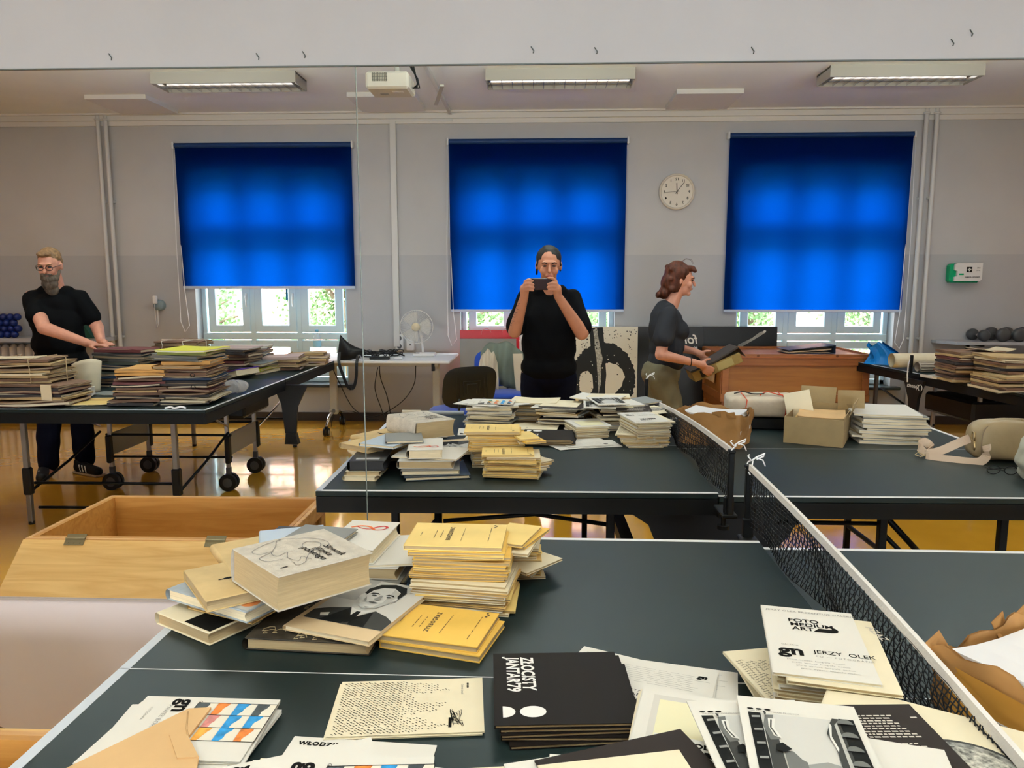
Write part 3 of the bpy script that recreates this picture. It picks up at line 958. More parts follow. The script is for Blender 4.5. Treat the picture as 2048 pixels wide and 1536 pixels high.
def tree(x, y, h, r, lab, n=4200):
    t = thing('tree', lab, 'tree', (x, y, -.55), group='trees outside the windows')
    b = MB()
    b.tube([(0, 0, 0), (.05, 0, h * .4), (0, .05, h * .75)], [.12, .09, .04], 8)
    for k in range(6):
        an = k * 1.05
        b.tube([(.03, 0, h * (.3 + .06 * k)), (math.cos(an) * r * .4, math.sin(an) * r * .4, h * (.45 + .07 * k)), (math.cos(an) * r * .8, math.sin(an) * r * .8, h * (.5 + .08 * k))], [.05, .03, .012], 5)
    b.build('trunk', barkm, t)
    b = MB()
    cl = [(random.gauss(0, r * .45), random.gauss(0, r * .4), h * random.uniform(.3, 1.0)) for _ in range(28)]
    for _ in range(n):
        c = random.choice(cl)
        p = Vector((c[0] + random.gauss(0, r * .17), c[1] + random.gauss(0, r * .17), c[2] + random.gauss(0, r * .15)))
        a = Vector((random.gauss(0, 1), random.gauss(0, 1), random.gauss(0, 1))).normalized()
        q = a.orthogonal().normalized() * .03
        a = a * .065
        b.add([p, p + a * .5 + q, p + a, p + a * .5 - q], [(0, 1, 2, 3)])
    o = b.build('foliage', leafm, t)
    o['kind'] = 'stuff'


tree(-5.6, 9.5, 3.0, 1.1, 'leafy tree outside, seen in the first pane under the short blind')
tree(-3.1, 9.8, 3.2, 1.1, 'leafy tree outside, behind the pane above the water bottle')
tree(-1.2, 8.8, 2.8, 1.0, 'leafy tree outside, left of the woman taking the photograph')
tree(1.1, 8.6, 2.8, 1.0, 'leafy tree outside, right of the woman taking the photograph')
tree(3.2, 9.6, 3.0, .9, 'leafy tree outside, above the dark poster with the white brush mark')
tree(5.1, 9.2, 3.0, .9, 'leafy tree outside, in the pane nearest the blue plastic bag')
# notice stuck in the middle pane of window 1
n = MB()
n.box((0, 0, 0), (.11, .003, .16))
nt_ = n.build('notice', M('notice_blue', (.02, .16, .26), .5), None, (-2.67, 5.845, 1.36))
tag(nt_, 'small blue notice stuck to the middle window pane under the short blind', 'notice')
text(nt_, 'GT', .07, (.045, -.004, .0), 0, white_ink, .002, rot=(R(90), 0, PI), name='lettering')

# ------------------------------------------------------------ ceiling lamps, projector
louv = M('louvre_metal', (.80, .80, .80), .15, metal=.9)
tubem = M('lamp_tube', (.9, .9, .88), .3, emit=((1, .93, .84), 1.1))
for i, (x, lab) in enumerate(((-2.59, 'long boxed ceiling lamp above the folder table'), (.155, 'long boxed ceiling lamp above the woman taking the photograph'), (2.89, 'long boxed ceiling lamp above the closed wooden chest'))):
    t = thing('ceiling_lamp', lab, 'lamp', (x, 4.25, ZC), group='boxed louvre ceiling lamps')
    b = MB()
    for q in (-1, 1):
        b.box((0, q * .152, -.045), (1.2, .006, .09), 0)
        b.box((q * .597, 0, -.045), (.006, .3, .09), 0)
    b.box((0, 0, -.012), (1.2, .3, .01), 0)
    b.box((0, 0, -.004), (.9, .2, .008), 0)
    b.build('lamp_casing', cream_w, t)
    b = MB()
    for k in range(14):
        b.box((-.56 + k * .0862, 0, -.078), (.003, .28, .022), 0)
    b.box((0, 0, -.078), (1.18, .004, .022), 0)
    for q in (-.07, .07):
        b.grid(lambda u, v: (-.58 + 1.16 * u, q + .055 * math.cos(PI * (v)), -.03 - .02 * abs(math.cos(PI * v))), 2, 8)
    b.build('louvre', louv, t)
    for q in (-.07, .07):
        b = MB()
        b.cyl((-.57, q, -.045), (.57, q, -.045), .008, n=8)
        b.build('lamp_tube', tubem, t)

t = thing('projector', 'beige projector hanging from the ceiling on a bracket with black cables', 'projector', (-1.10, 3.50, 2.945))
pj = M('projector_beige', (.62, .58, .50), .5)
b = MB()
b.box((0, 0, -.04), (.31, .28, .12), bev=.015)
b.build('body', pj, t)
b = MB()
for k in range(9):
    b.box((-.10 + k * .012, -.141, -.02), (.005, .004, .06))
for k in range(3):
    b.box((-.052, -.141, -.04 + k * .02), (.11, .005, .002))
b.build('vent_grille', M('vent_dark', (.12, .11, .09), .6), t)
b = MB()
b.box((-.05, .02, -.101), (.06, .04, .003))
b.build('underside_label', M('label_grey', (.35, .34, .30), .6), t)
b = MB()
b.box((.06, -.03, -.101), (.08, .05, .002))
b.build('underside_label', M('label_light', (.75, .74, .70), .6), t)
b = MB()
b.cyl((.05, 0, .02), (.05, 0, .20), .018)
b.box((.05, 0, .03), (.14, .10, .015))
b.build('ceiling_bracket', cream_w, t)
for k in range(3):
    b = MB()
    b.tube([(.05, .02, .19), (.12 + .02 * k, .02, .13), (.20, 0, .0 - .02 * k), (.21 - .02 * k, .02, -.06), (.15, .06, -.05)], .006, 6)
    b.build('cable', black_m, t)
b = MB()
b.cyl((-.06, -.132, .01), (-.06, -.128, .01), .0, n=4)
b = MB()
b.box((.30, .42, -.02), (.03, .62, .014), rz=R(12))
b.build('support_rail', cream_w, t)

# ------------------------------------------------------------ wall things
def on_wall(x, z, d=0):
    return (x, YW - d, z)


# clock, seen mirrored
CLK = thing('wall_clock', 'round cream wall clock with mirrored numerals between two blue blinds', 'clock', (1.383, YW, 2.379))
b = MB()
b.lathe([(0, 0), (.178, 0), (.182, -.02), (.178, -.042), (.165, -.046), (.158, -.03)], n=40, axis='Y')
b.build('clock_rim', M('clock_rim', (.62, .56, .46), .4), CLK)
b = MB()
b.lathe([(0, -.028), (.16, -.028)], n=40, axis='Y')
b.build('clock_face', M('clock_face', (.74, .68, .57), .6), CLK)
for h in range(1, 13):
    an = R(30 * h)
    # mirrored: the numerals run anticlockwise and are reversed
    text(CLK, str(h), .038, (-math.sin(an) * .125, -.030, math.cos(an) * .125 - .013), 0, ink, .0006, rot=(R(90), 0, 0), sx=-1, align='CENTER', name='numeral')
for nm, ang, ln, wd_ in (('hour_hand', 3, .085, .007), ('minute_hand', -38, .12, .005), ('second_hand', 93, .12, .002)):
    b = MB()
    b.box((0, 0, ln / 2 - .012), (wd_, .002, ln + .024))
    o = b.build(nm, ink, CLK, (0, -.033, 0), (0, R(-ang if nm != 'minute_hand' else 38), 0))

t = thing('first_aid_box', 'white and green first aid box fixed to the wall above the dumbbell shelf', 'first aid box', (4.27, YW, 1.56))
b = MB()
b.box((0, -.05, 0), (.30, .10, .19), bev=.02)
b.build('box_base', M('aid_green', (.0, .30, .12), .4), t)
b = MB()
b.prism([(-.12, -.08), (.13, -.08), (.15, -.06), (.15, .10), (-.10, .10), (-.12, .08), (-.12, .03), (-.095, .02), (-.095, -.03), (-.12, -.04)], .10, .125, mt=Matrix.Rotation(R(90), 4, 'X'))
b.build('lid', M('aid_white', (.74, .73, .70), .4), t)
flt = MB()
flt.box((.02, -.1275, .035), (.052, .003, .052), 0)
flt.box((.02, -.130, .035), (.034, .003, .012), 1)
flt.box((.02, -.130, .035), (.012, .003, .034), 1)
flt.box((-.055, -.1275, -.012), (.045, .003, .016), 2)
flt.build('cross_emblem', [ink, white_ink, M('aid_green', (0, .3, .12))], t)
text(t, 'PIERWSZA POMOC', .017, (.125, -.128, -.045), 0, ink, .0004, sx=-1, rot=(R(90), 0, 0))
text(t, 'DIN', .018, (.125, -.128, .045), 0, ink, .0002, sx=-1, rot=(R(90), 0, 0))
text(t, 'AP-02', .014, (.125, -.128, .02), 0, ink, 0, sx=-1, rot=(R(90), 0, 0))

t = thing('wall_controller', 'grey hooked cable reel with a white controller on the wall below the pipes', 'controller', (-4.02, YW, 1.23))
b = MB()
b.lathe([(0, -.06), (.05, -.06), (.058, -.045), (.058, 0)], n=18, axis='Y')
b.build('reel', M('reel_grey', (.22, .28, .30), .5), t)
b = MB()
b.box((-.02, -.075, .06), (.05, .03, .09), bev=.01)
b.build('controller', M('white_plastic'), t) if False else b.build('controller', MATS['white_plastic'], t)
b = MB()
b.tube([(-.03, -.07, .02), (-.035, -.06, -.1), (-.025, -.06, -.24), (-.01, -.06, -.2), (-.005, -.06, -.05)], .004, 5)
b.build('cord', MATS['bead_white'], t)

# power sockets by the fan
for x, z, lab in ((-1.475, .845, 'double white power socket on the wall behind the cables'), (-1.36, .82, 'white switch box on the wall behind the fan stand')):
    t = thing('power_socket', lab, 'socket', (x, YW, z))
    b = MB()
    w_ = .085
    b.box((0, -.015, 0), (w_, .03, .18 if x < -1.4 else .13), bev=.006)
    b.build('socket_plate', MATS['white_plastic'], t)
    b = MB()
    for q in ((.042, -.042) if x < -1.4 else (0,)):
        b.cyl((0, -.032, q), (0, -.027, q), .026 if x < -1.4 else .01, n=16)
    b.build('socket_hole', M('socket_dark', (.12, .12, .12), .5), t)
# ------------------------------------------------------------ table-tennis tables
REAL = []          # things on the real side whose mirror image is in view


def add_real(o):
    REAL.append(o)
    return o


def tt_halves(root, split, drop=0, shift=0, apron=.055, fr=frame_m):
    """root frame: x along the length 0..2.74, y 0..-1.525, z from the floor; two playing halves"""
    for k, (x0, x1) in enumerate(((0, 1.368), (1.372, 2.74))):
        zt = .76 - (drop if k else 0)
        yo = -shift if k else 0
        b = MB()
        b.box(((x0 + x1) / 2, -.7625 + yo, zt - .010), (x1 - x0, 1.525, .020), 0, bev=.003)
        tp = b.build('table_half', top_m, root)
        b = MB()
        z = zt + .0004
        out = 0 if k == 0 else 1
        for xa, xb, ya, yb in ((x0, x1, 0, -.018), (x0, x1, -1.525, -1.507), (x0, x1, -.7610, -.7640)):
            b.add([(xa, ya + yo, z), (xb, ya + yo, z), (xb, yb + yo, z), (xa, yb + yo, z)], [(0, 1, 2, 3)])
        xe = (x0, x0 + .020) if k == 0 else (x1 - .02, x1)
        b.add([(xe[0], yo, z), (xe[1], yo, z), (xe[1], -1.525 + yo, z), (xe[0], -1.525 + yo, z)], [(0, 1, 2, 3)], 1)
        b.build('line_marking', [tline, edge_grey if k == 0 else tline], tp)
        b = MB()
        za = zt - .02 - apron / 2
        for ya in (-.006, -1.519):
            b.box(((x0 + x1) / 2, ya + yo, za), (x1 - x0 - .004, .012, apron), 0)
        for xa in (x0 + .008, x1 - .008):
            b.box((xa, -.7625 + yo, za), (.012, 1.50, apron), 0)
        b.build('apron', fr, root)


def leg_(root, x, y, z1=.70, s=.028, mat=None, foot=True, nm='leg', z0=0):
    b = MB()
    b.box((x, y, (z0 + z1) / 2 + .005), (s, s, z1 - z0 - .01), 0, bev=.003)
    if foot:
        b.cyl((x, y, 0), (x, y, .02), s * .62, n=10, mat=1)
    return b.build(nm, [mat or frame_m, black_m], root)


def rod(root, pts, r=.009, mat=None, nm='brace'):
    b = MB()
    b.tube(pts, r, 6)
    return b.build(nm, mat or frame_m, root)


def wheel_(root, x, y, r=.055, mat=None):
    b = MB()
    for q in (-.022, .022):
        b.cyl((x + q - .014, y, r), (x + q + .014, y, r), r, n=20)
        b.cyl((x + q - .016, y, r), (x + q + .016, y, r), r * .55, n=14, mat=1)
    b.box((x, y, r * 2 + .01), (.03, .03, .07), 1)
    w = b.build('wheel', [black_m, M('wheel_hub', (.05, .05, .055), .4)], root)
    return w


main = thing('tennis_table', 'dark green table tennis table nearest the camera, laden with books and prints', 'table', (-.763, -.221, 0), -.0109)
tt_halves(main, 1.37, .014, .012)
for x, y in ((.25, -.13), (.25, -1.40), (1.02, -.13), (1.02, -1.40), (1.98, -.13), (1.98, -1.40), (2.40, -.13), (2.40, -1.40)):
    leg_(main, x, y, .69)
rod(main, [(.40, -.15, .66), (.40, -.15, .30), (.40, -.15, .08)], .013)
rod(main, [(.40, -.15, .62), (.26, -.15, .45)], .010)
rod(main, [(.42, -.15, .61), (.75, -.16, .635), (1.02, -.15, .60)], .008)
rod(main, [(.42, -1.38, .61), (.75, -1.37, .635), (1.02, -1.38, .60)], .008)
rod(main, [(1.62, -.15, .615), (1.98, -.15, .612)], .008)
rod(main, [(1.98, -.15, .66), (2.30, -.30, .35)], .011)
rod(main, [(1.98, -.15, .59), (2.22, -.22, .36)], .009)
rod(main, [(.25, -.13, .2), (.25, -1.4, .2)], .012)
rod(main, [(2.40, -.13, .2), (2.40, -1.4, .2)], .012)
for yy in (-.17, -1.36):
    b = MB()
    b.prism([(1.10, .675), (1.72, .675), (1.66, .56), (1.50, .40), (1.24, .40), (1.16, .60), (1.10, .64)], -.02, .02, mt=Matrix.Translation((0, yy, 0)) @ Matrix.Rotation(R(90), 4, 'X'))
    b.build('side_plate', black_m, main)
b = MB()
b.box((1.12, -.76, .43), (.05, 1.2, .05))
b.box((1.62, -.76, .43), (.05, 1.2, .05))
b.build('cross_beam', frame_m, main)
for x, y in ((1.14, -.3), (1.60, -.3), (1.14, -1.22), (1.60, -1.22)):
    wheel_(main, x, y)
add_real(main)

# the net with its posts: stands on the table, clamped at both ends
net = thing('table_tennis_net', 'sagging black table tennis net with white top tape clamped across the near table', 'net', (.607, -.236, .76), -.0109)
NL = 1.525


def top_z(v):   # v: distance from the mirror-side post, 0..1.72
    t = v / 1.80
    return .186 - .028 * v - .018 * v * v


def swag(v, z):
    h = top_z(v)
    return .012 * math.sin(v * 13 + z * 20) * max(0, 1 - z / h) + .014 * math.sin(v * 5.1) * max(0, math.sin(PI * z / h)) + .010 * math.sin(PI * v / 1.75)


for k, yy in enumerate((.135, -1.66)):
    b = MB()
    b.box((0, yy, .07), (.018, .018, .205), bev=.003)
    b.box((0, yy, .176), (.022, .024, .012), bev=.003)
    b.build('net_post', frame_m, net)
    b = MB()
    q = 1 if k == 0 else -1
    b.box((0, yy - q * .05, -.035), (.05, .12, .012), bev=.003)
    b.box((0, yy - q * .012, -.01), (.03, .022, .07), bev=.003)
    b.cyl((0, yy - q * .07, -.09), (0, yy - q * .07, -.035), .008, n=8)
    b.cyl((0, yy - q * .07, -.10), (0, yy - q * .07, -.088), .02, n=12)
    b.build('clamp', frame_m, net)
Y0, Y1 = .122, -1.648
N = 170
b = MB()
rr = .0013
for i in range(N + 1):
    v = i / N * (Y0 - Y1)
    pts = []
    for j in range(7):
        zf = j / 6
        z = .004 + zf * (top_z(v) - .019)
        pts.append((swag(v, z) + .0022 * (1 if (i + j) % 2 else -1), Y0 - v + .0030 * math.sin(j * 1.9 + i * .35), z))
    b.tube(pts, rr, 3)
for j in range(15):
    zf = j / 14
    pts = []
    for i in range(61):
        v = i / 60 * (Y0 - Y1)
        z = .004 + zf * (top_z(v) - .019)
        pts.append((swag(v, z), Y0 - v, z + .0015 * math.sin(i * 1.7 + j)))
    b.tube(pts, rr, 3)
nm_ = b.build('net_mesh', M('net_black', (.008, .009, .010), .6), net)
nm_['kind'] = 'stuff'
b = MB()
tp = []
K = 60
for i in range(K + 1):
    v = i / K * (Y0 - Y1)
    tp.append((v, top_z(v)))
vs, fs = [], []
for i, (v, z) in enumerate(tp):
    x = swag(v, z)
    for dx, dz in ((-.0040, .0), (.0040, .0), (.0045, -.017), (-.0045, -.017)):
        vs.append((x + dx, Y0 - v, z + dz))
for i in range(K):
    for j in range(4):
        fs.append((i * 4 + j, i * 4 + (j + 1) % 4, (i + 1) * 4 + (j + 1) % 4, (i + 1) * 4 + j))
b.add(vs, fs + [(0, 1, 2, 3), (K * 4, K * 4 + 1, K * 4 + 2, K * 4 + 3)])
b.build('net_tape', M('net_tape_white', (.74, .72, .68), .8, bump=.2, scale=150), net)
strg = M('string_white', (.86, .86, .86), .7)
for k, yy in enumerate((.135, -1.66)):
    b = MB()
    zt = .16
    b.tube([(0, yy - .016, zt - .004), (-.008, yy + .004, zt + .012), (0, yy + .012, zt + .028), (.012, yy + .004, zt + .035), (.006, yy - .008, zt + .02), (.0, yy, zt + .0)], .0022, 5)
    b.tube([(.006, yy, zt + .034), (.022, yy, zt + .046), (.044, yy, zt + .056), (.040, yy, zt + .047), (.02, yy, zt + .038)], .0024, 5)
    b.tube([(.006, yy, zt + .034), (-.005, yy, zt + .048), (.0, yy, zt + .052)], .0022, 5)
    b.tube([(.02, yy, zt + .042), (.038, yy, zt + .036), (.046, yy, zt + .018)], .0020, 5)
    b.build('string_bow', strg, net)
add_real(net)


def bracket(root, x, y, lab, rz=0, s=1):
    """black net bracket with the maker's word, seen mirrored"""
    b = MB()
    mt = Matrix.Translation((x, y, 0)) @ Matrix.Rotation(rz, 4, 'Z') @ Matrix.Rotation(R(90), 4, 'X')
    b.prism([(-.13, .72), (.13, .72), (.07, .58), (.05, .36), (-.03, .34), (-.05, .56)], -.012, .012, mt=mt)
    b.prism([(-.03, .36), (.04, .36), (.05, .28), (-.05, .28)], -.03, .03, mt=mt)
    p = b.build('net_bracket', black_m, root)
    d = Vector((math.sin(rz), -math.cos(rz), 0)) * .0135
    ax = Vector((math.cos(rz), math.sin(rz), 0))
    o = Vector((x, y, .655)) + d + ax * .078
    text(p, 'Sponeta', .046, o, 0, white_ink, .0008, sx=-1, rot=(R(90), 0, rz), name='lettering')
    q = MB()
    c = Vector((x, y, .665)) + d + ax * .098
    pr = [c + ax * (.024 * math.cos(t)) + Vector((0, 0, .024 * math.sin(t))) for t in [R(-60 + 20 * k) for k in range(16)]]
    q.tube(pr, .003, 4)
    q.build('emblem', white_ink, p)
    return p


# table on the left, seen only in the mirror
t2 = thing('tennis_table', 'dark table tennis table on wheels loaded with stacks of old folders', 'table', (-3.385, 1.83, 0), R(90.3))
tt_halves(t2, 1.37, 0, 0, .06)
lm = M('leg_grey', (.20, .19, .18), .35, metal=.5)
for x, y in ((.29, -.28), (.29, -1.20), (2.53, -.28), (2.53, -1.20)):
    leg_(t2, x, y, .70, .03, lm)
for x in (1.08, 1.60):
    for y in (-.35, -1.19):
        leg_(t2, x, y, .70, .026, steel, False, 'upright', .10)
        wheel_(t2, x, y, .062)
for y in (-.35, -1.20):
    b = MB()
    b.box((1.34, y, .33), (.50, .012, .16), 0, bev=.004)
    b.build('side_plate', M('side_plate_grey', (.26, .26, .25), .35, metal=.4), t2)
    for x in (1.06, 1.62):
        b = MB()
        b.box((x, y, .30), (.05, .035, .20), bev=.008)
        b.build('hinge_block', black_m, t2)
for x, z in ((1.08, .40), (1.60, .40), (1.08, .24), (.29, .26), (2.53, .26), (.31, .10)):
    rod(t2, [(x, -.32, z), (x, -1.22, z)], .009, frame_m, 'cross_bar')
for y in (-.28, -1.20):
    b = MB()
    b.box((.29, y, .27), (.045, .05, .17), bev=.008)
    b.build('hinge_block', black_m, t2)
    rod(t2, [(.30, y, .20), (.70, y, .30), (1.08, y, .42)], .009)
    rod(t2, [(2.52, y, .55), (2.0, y, .42), (1.60, y, .34)], .009, chrome)
    rod(t2, [(.35, y, .68), (.7, y, .62), (1.08, y, .46)], .007, steel)
bracket(t2, 1.37, -1.56, '', R(90))
b = MB()
b.box((1.37, -.76, .56), (.5, 1.1, .10), bev=.02)
b.build('fold_mechanism', black_m, t2)

t3 = thing('tennis_table', 'table tennis table at the right carrying paper rolls and folder stacks', 'table', (4.315, 5.233, 0), R(-83.5))
tt_halves(t3, 1.37, 0, 0, .06)
for x, y in ((.30, -.25), (.30, -1.25), (2.45, -.25), (2.45, -1.25)):
    leg_(t3, x, y, .70, .03, lm)
for y in (-.3, -1.2):
    rod(t3, [(.3, y, .5), (1.1, y, .3)], .009)
    for x in (1.08, 1.62):
        leg_(t3, x, y, .70, .026, steel, False, 'upright', .10)
        wheel_(t3, x, y, .062)
bracket(t3, 1.37, -1.565, '', R(0))
b = MB()
b.box((1.35, -.72, .50), (.6, 1.1, .16), bev=.02)
b.build('fold_mechanism', black_m, t3)
b = MB()
b.box((1.37, -1.60, .83), (.02, .02, .16), bev=.003)
b.build('net_post', frame_m, t3)
rod(t3, [(1.37, -1.60, .90), (1.355, -1.615, .84), (1.36, -1.62, .76), (1.375, -1.625, .70)], .005, strg, 'tied_string')


# ------------------------------------------------------------ chests
def chest(root, w, d, h, mats, t=.018):
    """open box: frame root at the front-left bottom corner; x 0..w, y 0..d"""
    side, edge, inner = mats
    for nm, c, s_ in (('front_panel', (w / 2, t / 2, h / 2), (w, t, h)), ('back_panel', (w / 2, d - t / 2, h / 2), (w, t, h)), ('end_panel', (t / 2, d / 2, h / 2), (t, d - 2 * t, h)), ('end_panel', (w - t / 2, d / 2, h / 2), (t, d - 2 * t, h)), ('bottom_panel', (w / 2, d / 2, .012), (w - .02, d - .02, .02))):
        b = MB()
        b.box(c, s_, 0)
        b.build(nm, side, root)
    for nm, c, s_ in (('rail', (w / 2, -.010, h - .035), (w + .04, .02, .07)), ('rail', (w / 2, -.010, .035), (w + .04, .02, .07)), ('rail', (w / 2, d + .010, h - .035), (w + .04, .02, .07)), ('rail', (w / 2, d + .01, .035), (w + .04, .02, .07)), ('rail', (-.010, d / 2, h - .035), (.02, d, .07)), ('rail', (w + .010, d / 2, h - .035), (.02, d, .07)), ('rail', (-.010, d / 2, .035), (.02, d, .07)), ('rail', (w + .010, d / 2, .035), (.02, d, .07)), ('post', (.02, -.0095, h / 2), (.06, .019, h - .14)), ('post', (w - .02, -.0095, h / 2), (.06, .019, h - .14)), ('post', (.02, d + .0095, h / 2), (.06, .019, h - .14)), ('post', (w - .02, d + .0095, h / 2), (.06, .019, h - .14)), ('post', (w + .0095, .03, h / 2), (.019, .06, h - .14)), ('post', (w + .0095, d - .03, h / 2), (.019, .06, h - .14)), ('post', (-.0095, .03, h / 2), (.019, .06, h - .14)), ('post', (-.0095, d - .03, h / 2), (.019, .06, h - .14))):
        b = MB()
        b.box(c, s_, 0, bev=.002)
        b.build(nm, edge, root)


ch = thing('wooden_chest', 'open empty plywood chest on the floor with its lid folded out', 'chest', (-2.09, -1.28, 0))
chest(ch, 1.03, .60, .425, (ply_m, pine_m, ply_m))
b = MB()   # lid hinged along the mirror side, slanting down towards the wall
L_, ang = .60, R(-43)
ld = bpy.data.objects.new('lid', None)
b.box((.515, L_ / 2, -.009), (1.07, L_, .014), 0)
for q in (-.005, 1.035):
    b.box((q, L_ / 2, -.035), (.02, L_, .04), 1)
b.box((.515, L_ - .01, -.035), (1.05, .02, .04), 1)
lid = b.build('lid', [ply_lt, pine_m], ch, (0, .63, .425), (ang, 0, 0))
for x in (.20, .78):
    b = MB()
    b.box((x, .0, .001), (.08, .05, .003))
    b.cyl((x - .04, -.004, .004), (x + .04, -.004, .004), .004, n=8)
    for q in (-.025, 0, .025):
        b.cyl((x + q, .015, .002), (x + q, .015, .005), .003, n=6)
    b.build('hinge', brass, lid)
b = MB()
for k in range(4):
    b.tube([(.10 + .012 * k, .30 + .05 * k, 0), (.13 + .012 * k, .33 + .04 * k, 0)], .0012, 3)
add_real(ch)

chr_ = thing('wooden_chest', 'closed varnished wooden chest under the right-hand blue blind, a binder on its lid', 'chest', (1.66, 4.62, .395))
chest(chr_, 1.29, .80, .40, (pine_pn, pine_dk, pine_pn))
b = MB()
b.box((.645, .40, .407), (1.34, .86, .016), 0, bev=.003)
b.box((.645, -.022, .415), (1.34, .014, .04), 1)
b.box((.645, .822, .415), (1.34, .014, .04), 1)
b.box((-.022, .4, .415), (.014, .83, .04), 1)
b.box((1.312, .4, .415), (.014, .83, .04), 1)
b.build('lid', [M('lid_red_brown', (.33, .10, .035), .35, noise=.15, scale=6), pine_dk], chr_)
b = MB()
b.box((-.024, .40, .22), (.012, .34, .16), bev=.003)
b.build('end_panel_light', wood('raw_ply_end', (.50, .30, .13), (.62, .40, .20), .6), chr_).name = 'end_board'
b = MB()
b.box((-.031, .40, .30), (.006, .12, .03))
b.build('hand_hole', M('hole_dark', (.02, .012, .008), .8), chr_)
for x in (.3, 1.0):
    b = MB()
    b.cyl((x, -.032, .42), (x, -.026, .42), .012, n=10)
    b.build('wood_knot', M('knot', (.12, .035, .01), .5), chr_)
ch0 = thing('wooden_chest', 'lower wooden chest supporting the closed varnished chest, almost hidden by the near table', 'chest', (1.68, 4.66, 0))
chest(ch0, 1.25, .74, .39, (pine_pn, pine_dk, pine_pn))
# lever-arch binder lying on the closed chest
t = thing('binder', 'dark blue lever binder lying open-edged on the closed chest', 'binder', (2.50, 4.95, .815), R(4))
b = MB()
b.slab(.44, .28, .004, 6, 2, lambda x, y: .03 + .045 * (x + .22) / .44, 0)
b.slab(.44, .28, .004, 6, 2, lambda x, y: 0, 0)
b.box((.222, 0, .04), (.006, .28, .08), 0)
b.build('cover', M('binder_blue', (.03, .04, .075), .45), t)
b = MB()
b.slab(.40, .25, .010, 8, 3, lambda x, y: .006 + .03 * (x + .22) / .44 + .002 * math.sin(x * 40), 0, cx=-.01)
b.slab(.40, .25, .004, 8, 3, lambda x, y: .006, 0, cx=-.02)
b.build('papers', M('aged_paper', (.55, .42, .28), .8), t)

# ------------------------------------------------------------ white training table, fan and clutter on it
tw = thing('folding_desk', 'white folding desk on castors under the fan by the window wall', 'desk', (-1.57, 5.16, 0))
b = MB()
b.box((0, 0, .728), (1.46, .80, .024), bev=.004)
b.build('desk_top', M('desk_white', (.80, .82, .82), .35), tw)
lgm = M('desk_leg_cream', (.44, .42, .36), .4)
b = MB()
b.box((.05, -.20, .690), (1.10, .04, .045), bev=.004)
b.box((.05, .20, .690), (1.10, .04, .045), bev=.004)
b.build('beam', lgm, tw)
for x in (-.48, .55):
    b = MB()
    b.box((x, .0, .45), (.07, .05, .52), 0, bev=.006)
    b.box((x, 0, .19), (.08, .07, .05), 0, bev=.006)
    b.box((x, -.2, .665), (.03, .05, .08), 1)
    b.build('leg', [lgm, black_m], tw)
    b = MB()
    b.tube([(x, -.02, .20), (x - .0, -.18, .17), (x, -.30, .09)], [.022, .018, .014], 8)
    b.tube([(x, .02, .20), (x, .18, .17), (x, .30, .09)], [.022, .018, .014], 8)
    b.build('foot', chrome, tw)
    for y in (-.30, .30):
        b = MB()
        for q in (-.016, .016):
            b.cyl((x + q - .009, y, .04), (x + q + .009, y, .04), .04, n=16, mat=0)
            b.cyl((x + q - .0095, y, .04), (x + q + .0095, y, .04), .022, n=12, mat=1)
        b.box((x, y, .082), (.03, .04, .02), 0, bev=.004)
        b.build('castor', [black_m, M('castor_grey', (.2, .2, .2), .4)], tw)

fan = thing('desk_fan', 'small white desk fan with round wire cage on the folding desk', 'fan', (-1.16, 5.22, .74))
fw_ = M('fan_white', (.78, .77, .74), .35)
b = MB()
b.box((.02, 0, .018), (.22, .17, .034), 0, bev=.012)
b.box((-.05, -.05, .037), (.05, .02, .006), 1)
b.build('base', [fw_, black_m], fan)
b = MB()
b.tube([(0, .02, .03), (-.01, .03, .14), (-.03, .02, .27)], [.012, .011, .016], 10)
b.build('stem', fw_, fan)
cen = Vector((-.055, -.02, .295))
b = MB()
b.lathe([(0, .09), (.03, .09), (.045, .07), (.045, .0), (.02, -.01)], tuple(cen + Vector((0, .01, 0))), 18, axis='Y')
b.build('motor', fw_, fan)
b = MB()
for k in range(3):
    a0 = k * 2 * PI / 3
    def bl(u, v, a0=a0):
        r_ = .03 + .115 * u
        a = a0 + (v - .5) * (1.5 - .3 * u)
        return (cen.x + r_ * math.cos(a), cen.y - .015 + .02 * (v - .5), cen.z + r_ * math.sin(a))
    b.grid(bl, 4, 6)
b.build('fan_blade', M('fan_blade_clear', (.70, .68, .62), .3, alpha=.75), fan)
b = MB()
for q in (-.045, .02):
    b.tube([(cen.x + .163 * math.cos(2 * PI * k / 40), cen.y + q * .2, cen.z + .163 * math.sin(2 * PI * k / 40)) for k in range(40)], .0032, 5, closed=True)
for k in range(56):
    a = 2 * PI * k / 56
    c_, s_ = math.cos(a), math.sin(a)
    for q in (-1, 1):
        b.tube([(cen.x + r_ * c_, cen.y + q * dy, cen.z + r_ * s_) for r_, dy in ((.04, .052), (.11, .045), (.15, .022), (.163, .002))], .0009, 3)
b.build('cage', M('fan_wire', (.80, .79, .76), .35), fan)
b = MB()
b.lathe([(0, -.062), (.038, -.060), (.042, -.05), (.042, -.044)], tuple(cen), 20, axis='Y')
b.build('hub_badge', M('badge_cream', (.70, .62, .44), .5), fan)

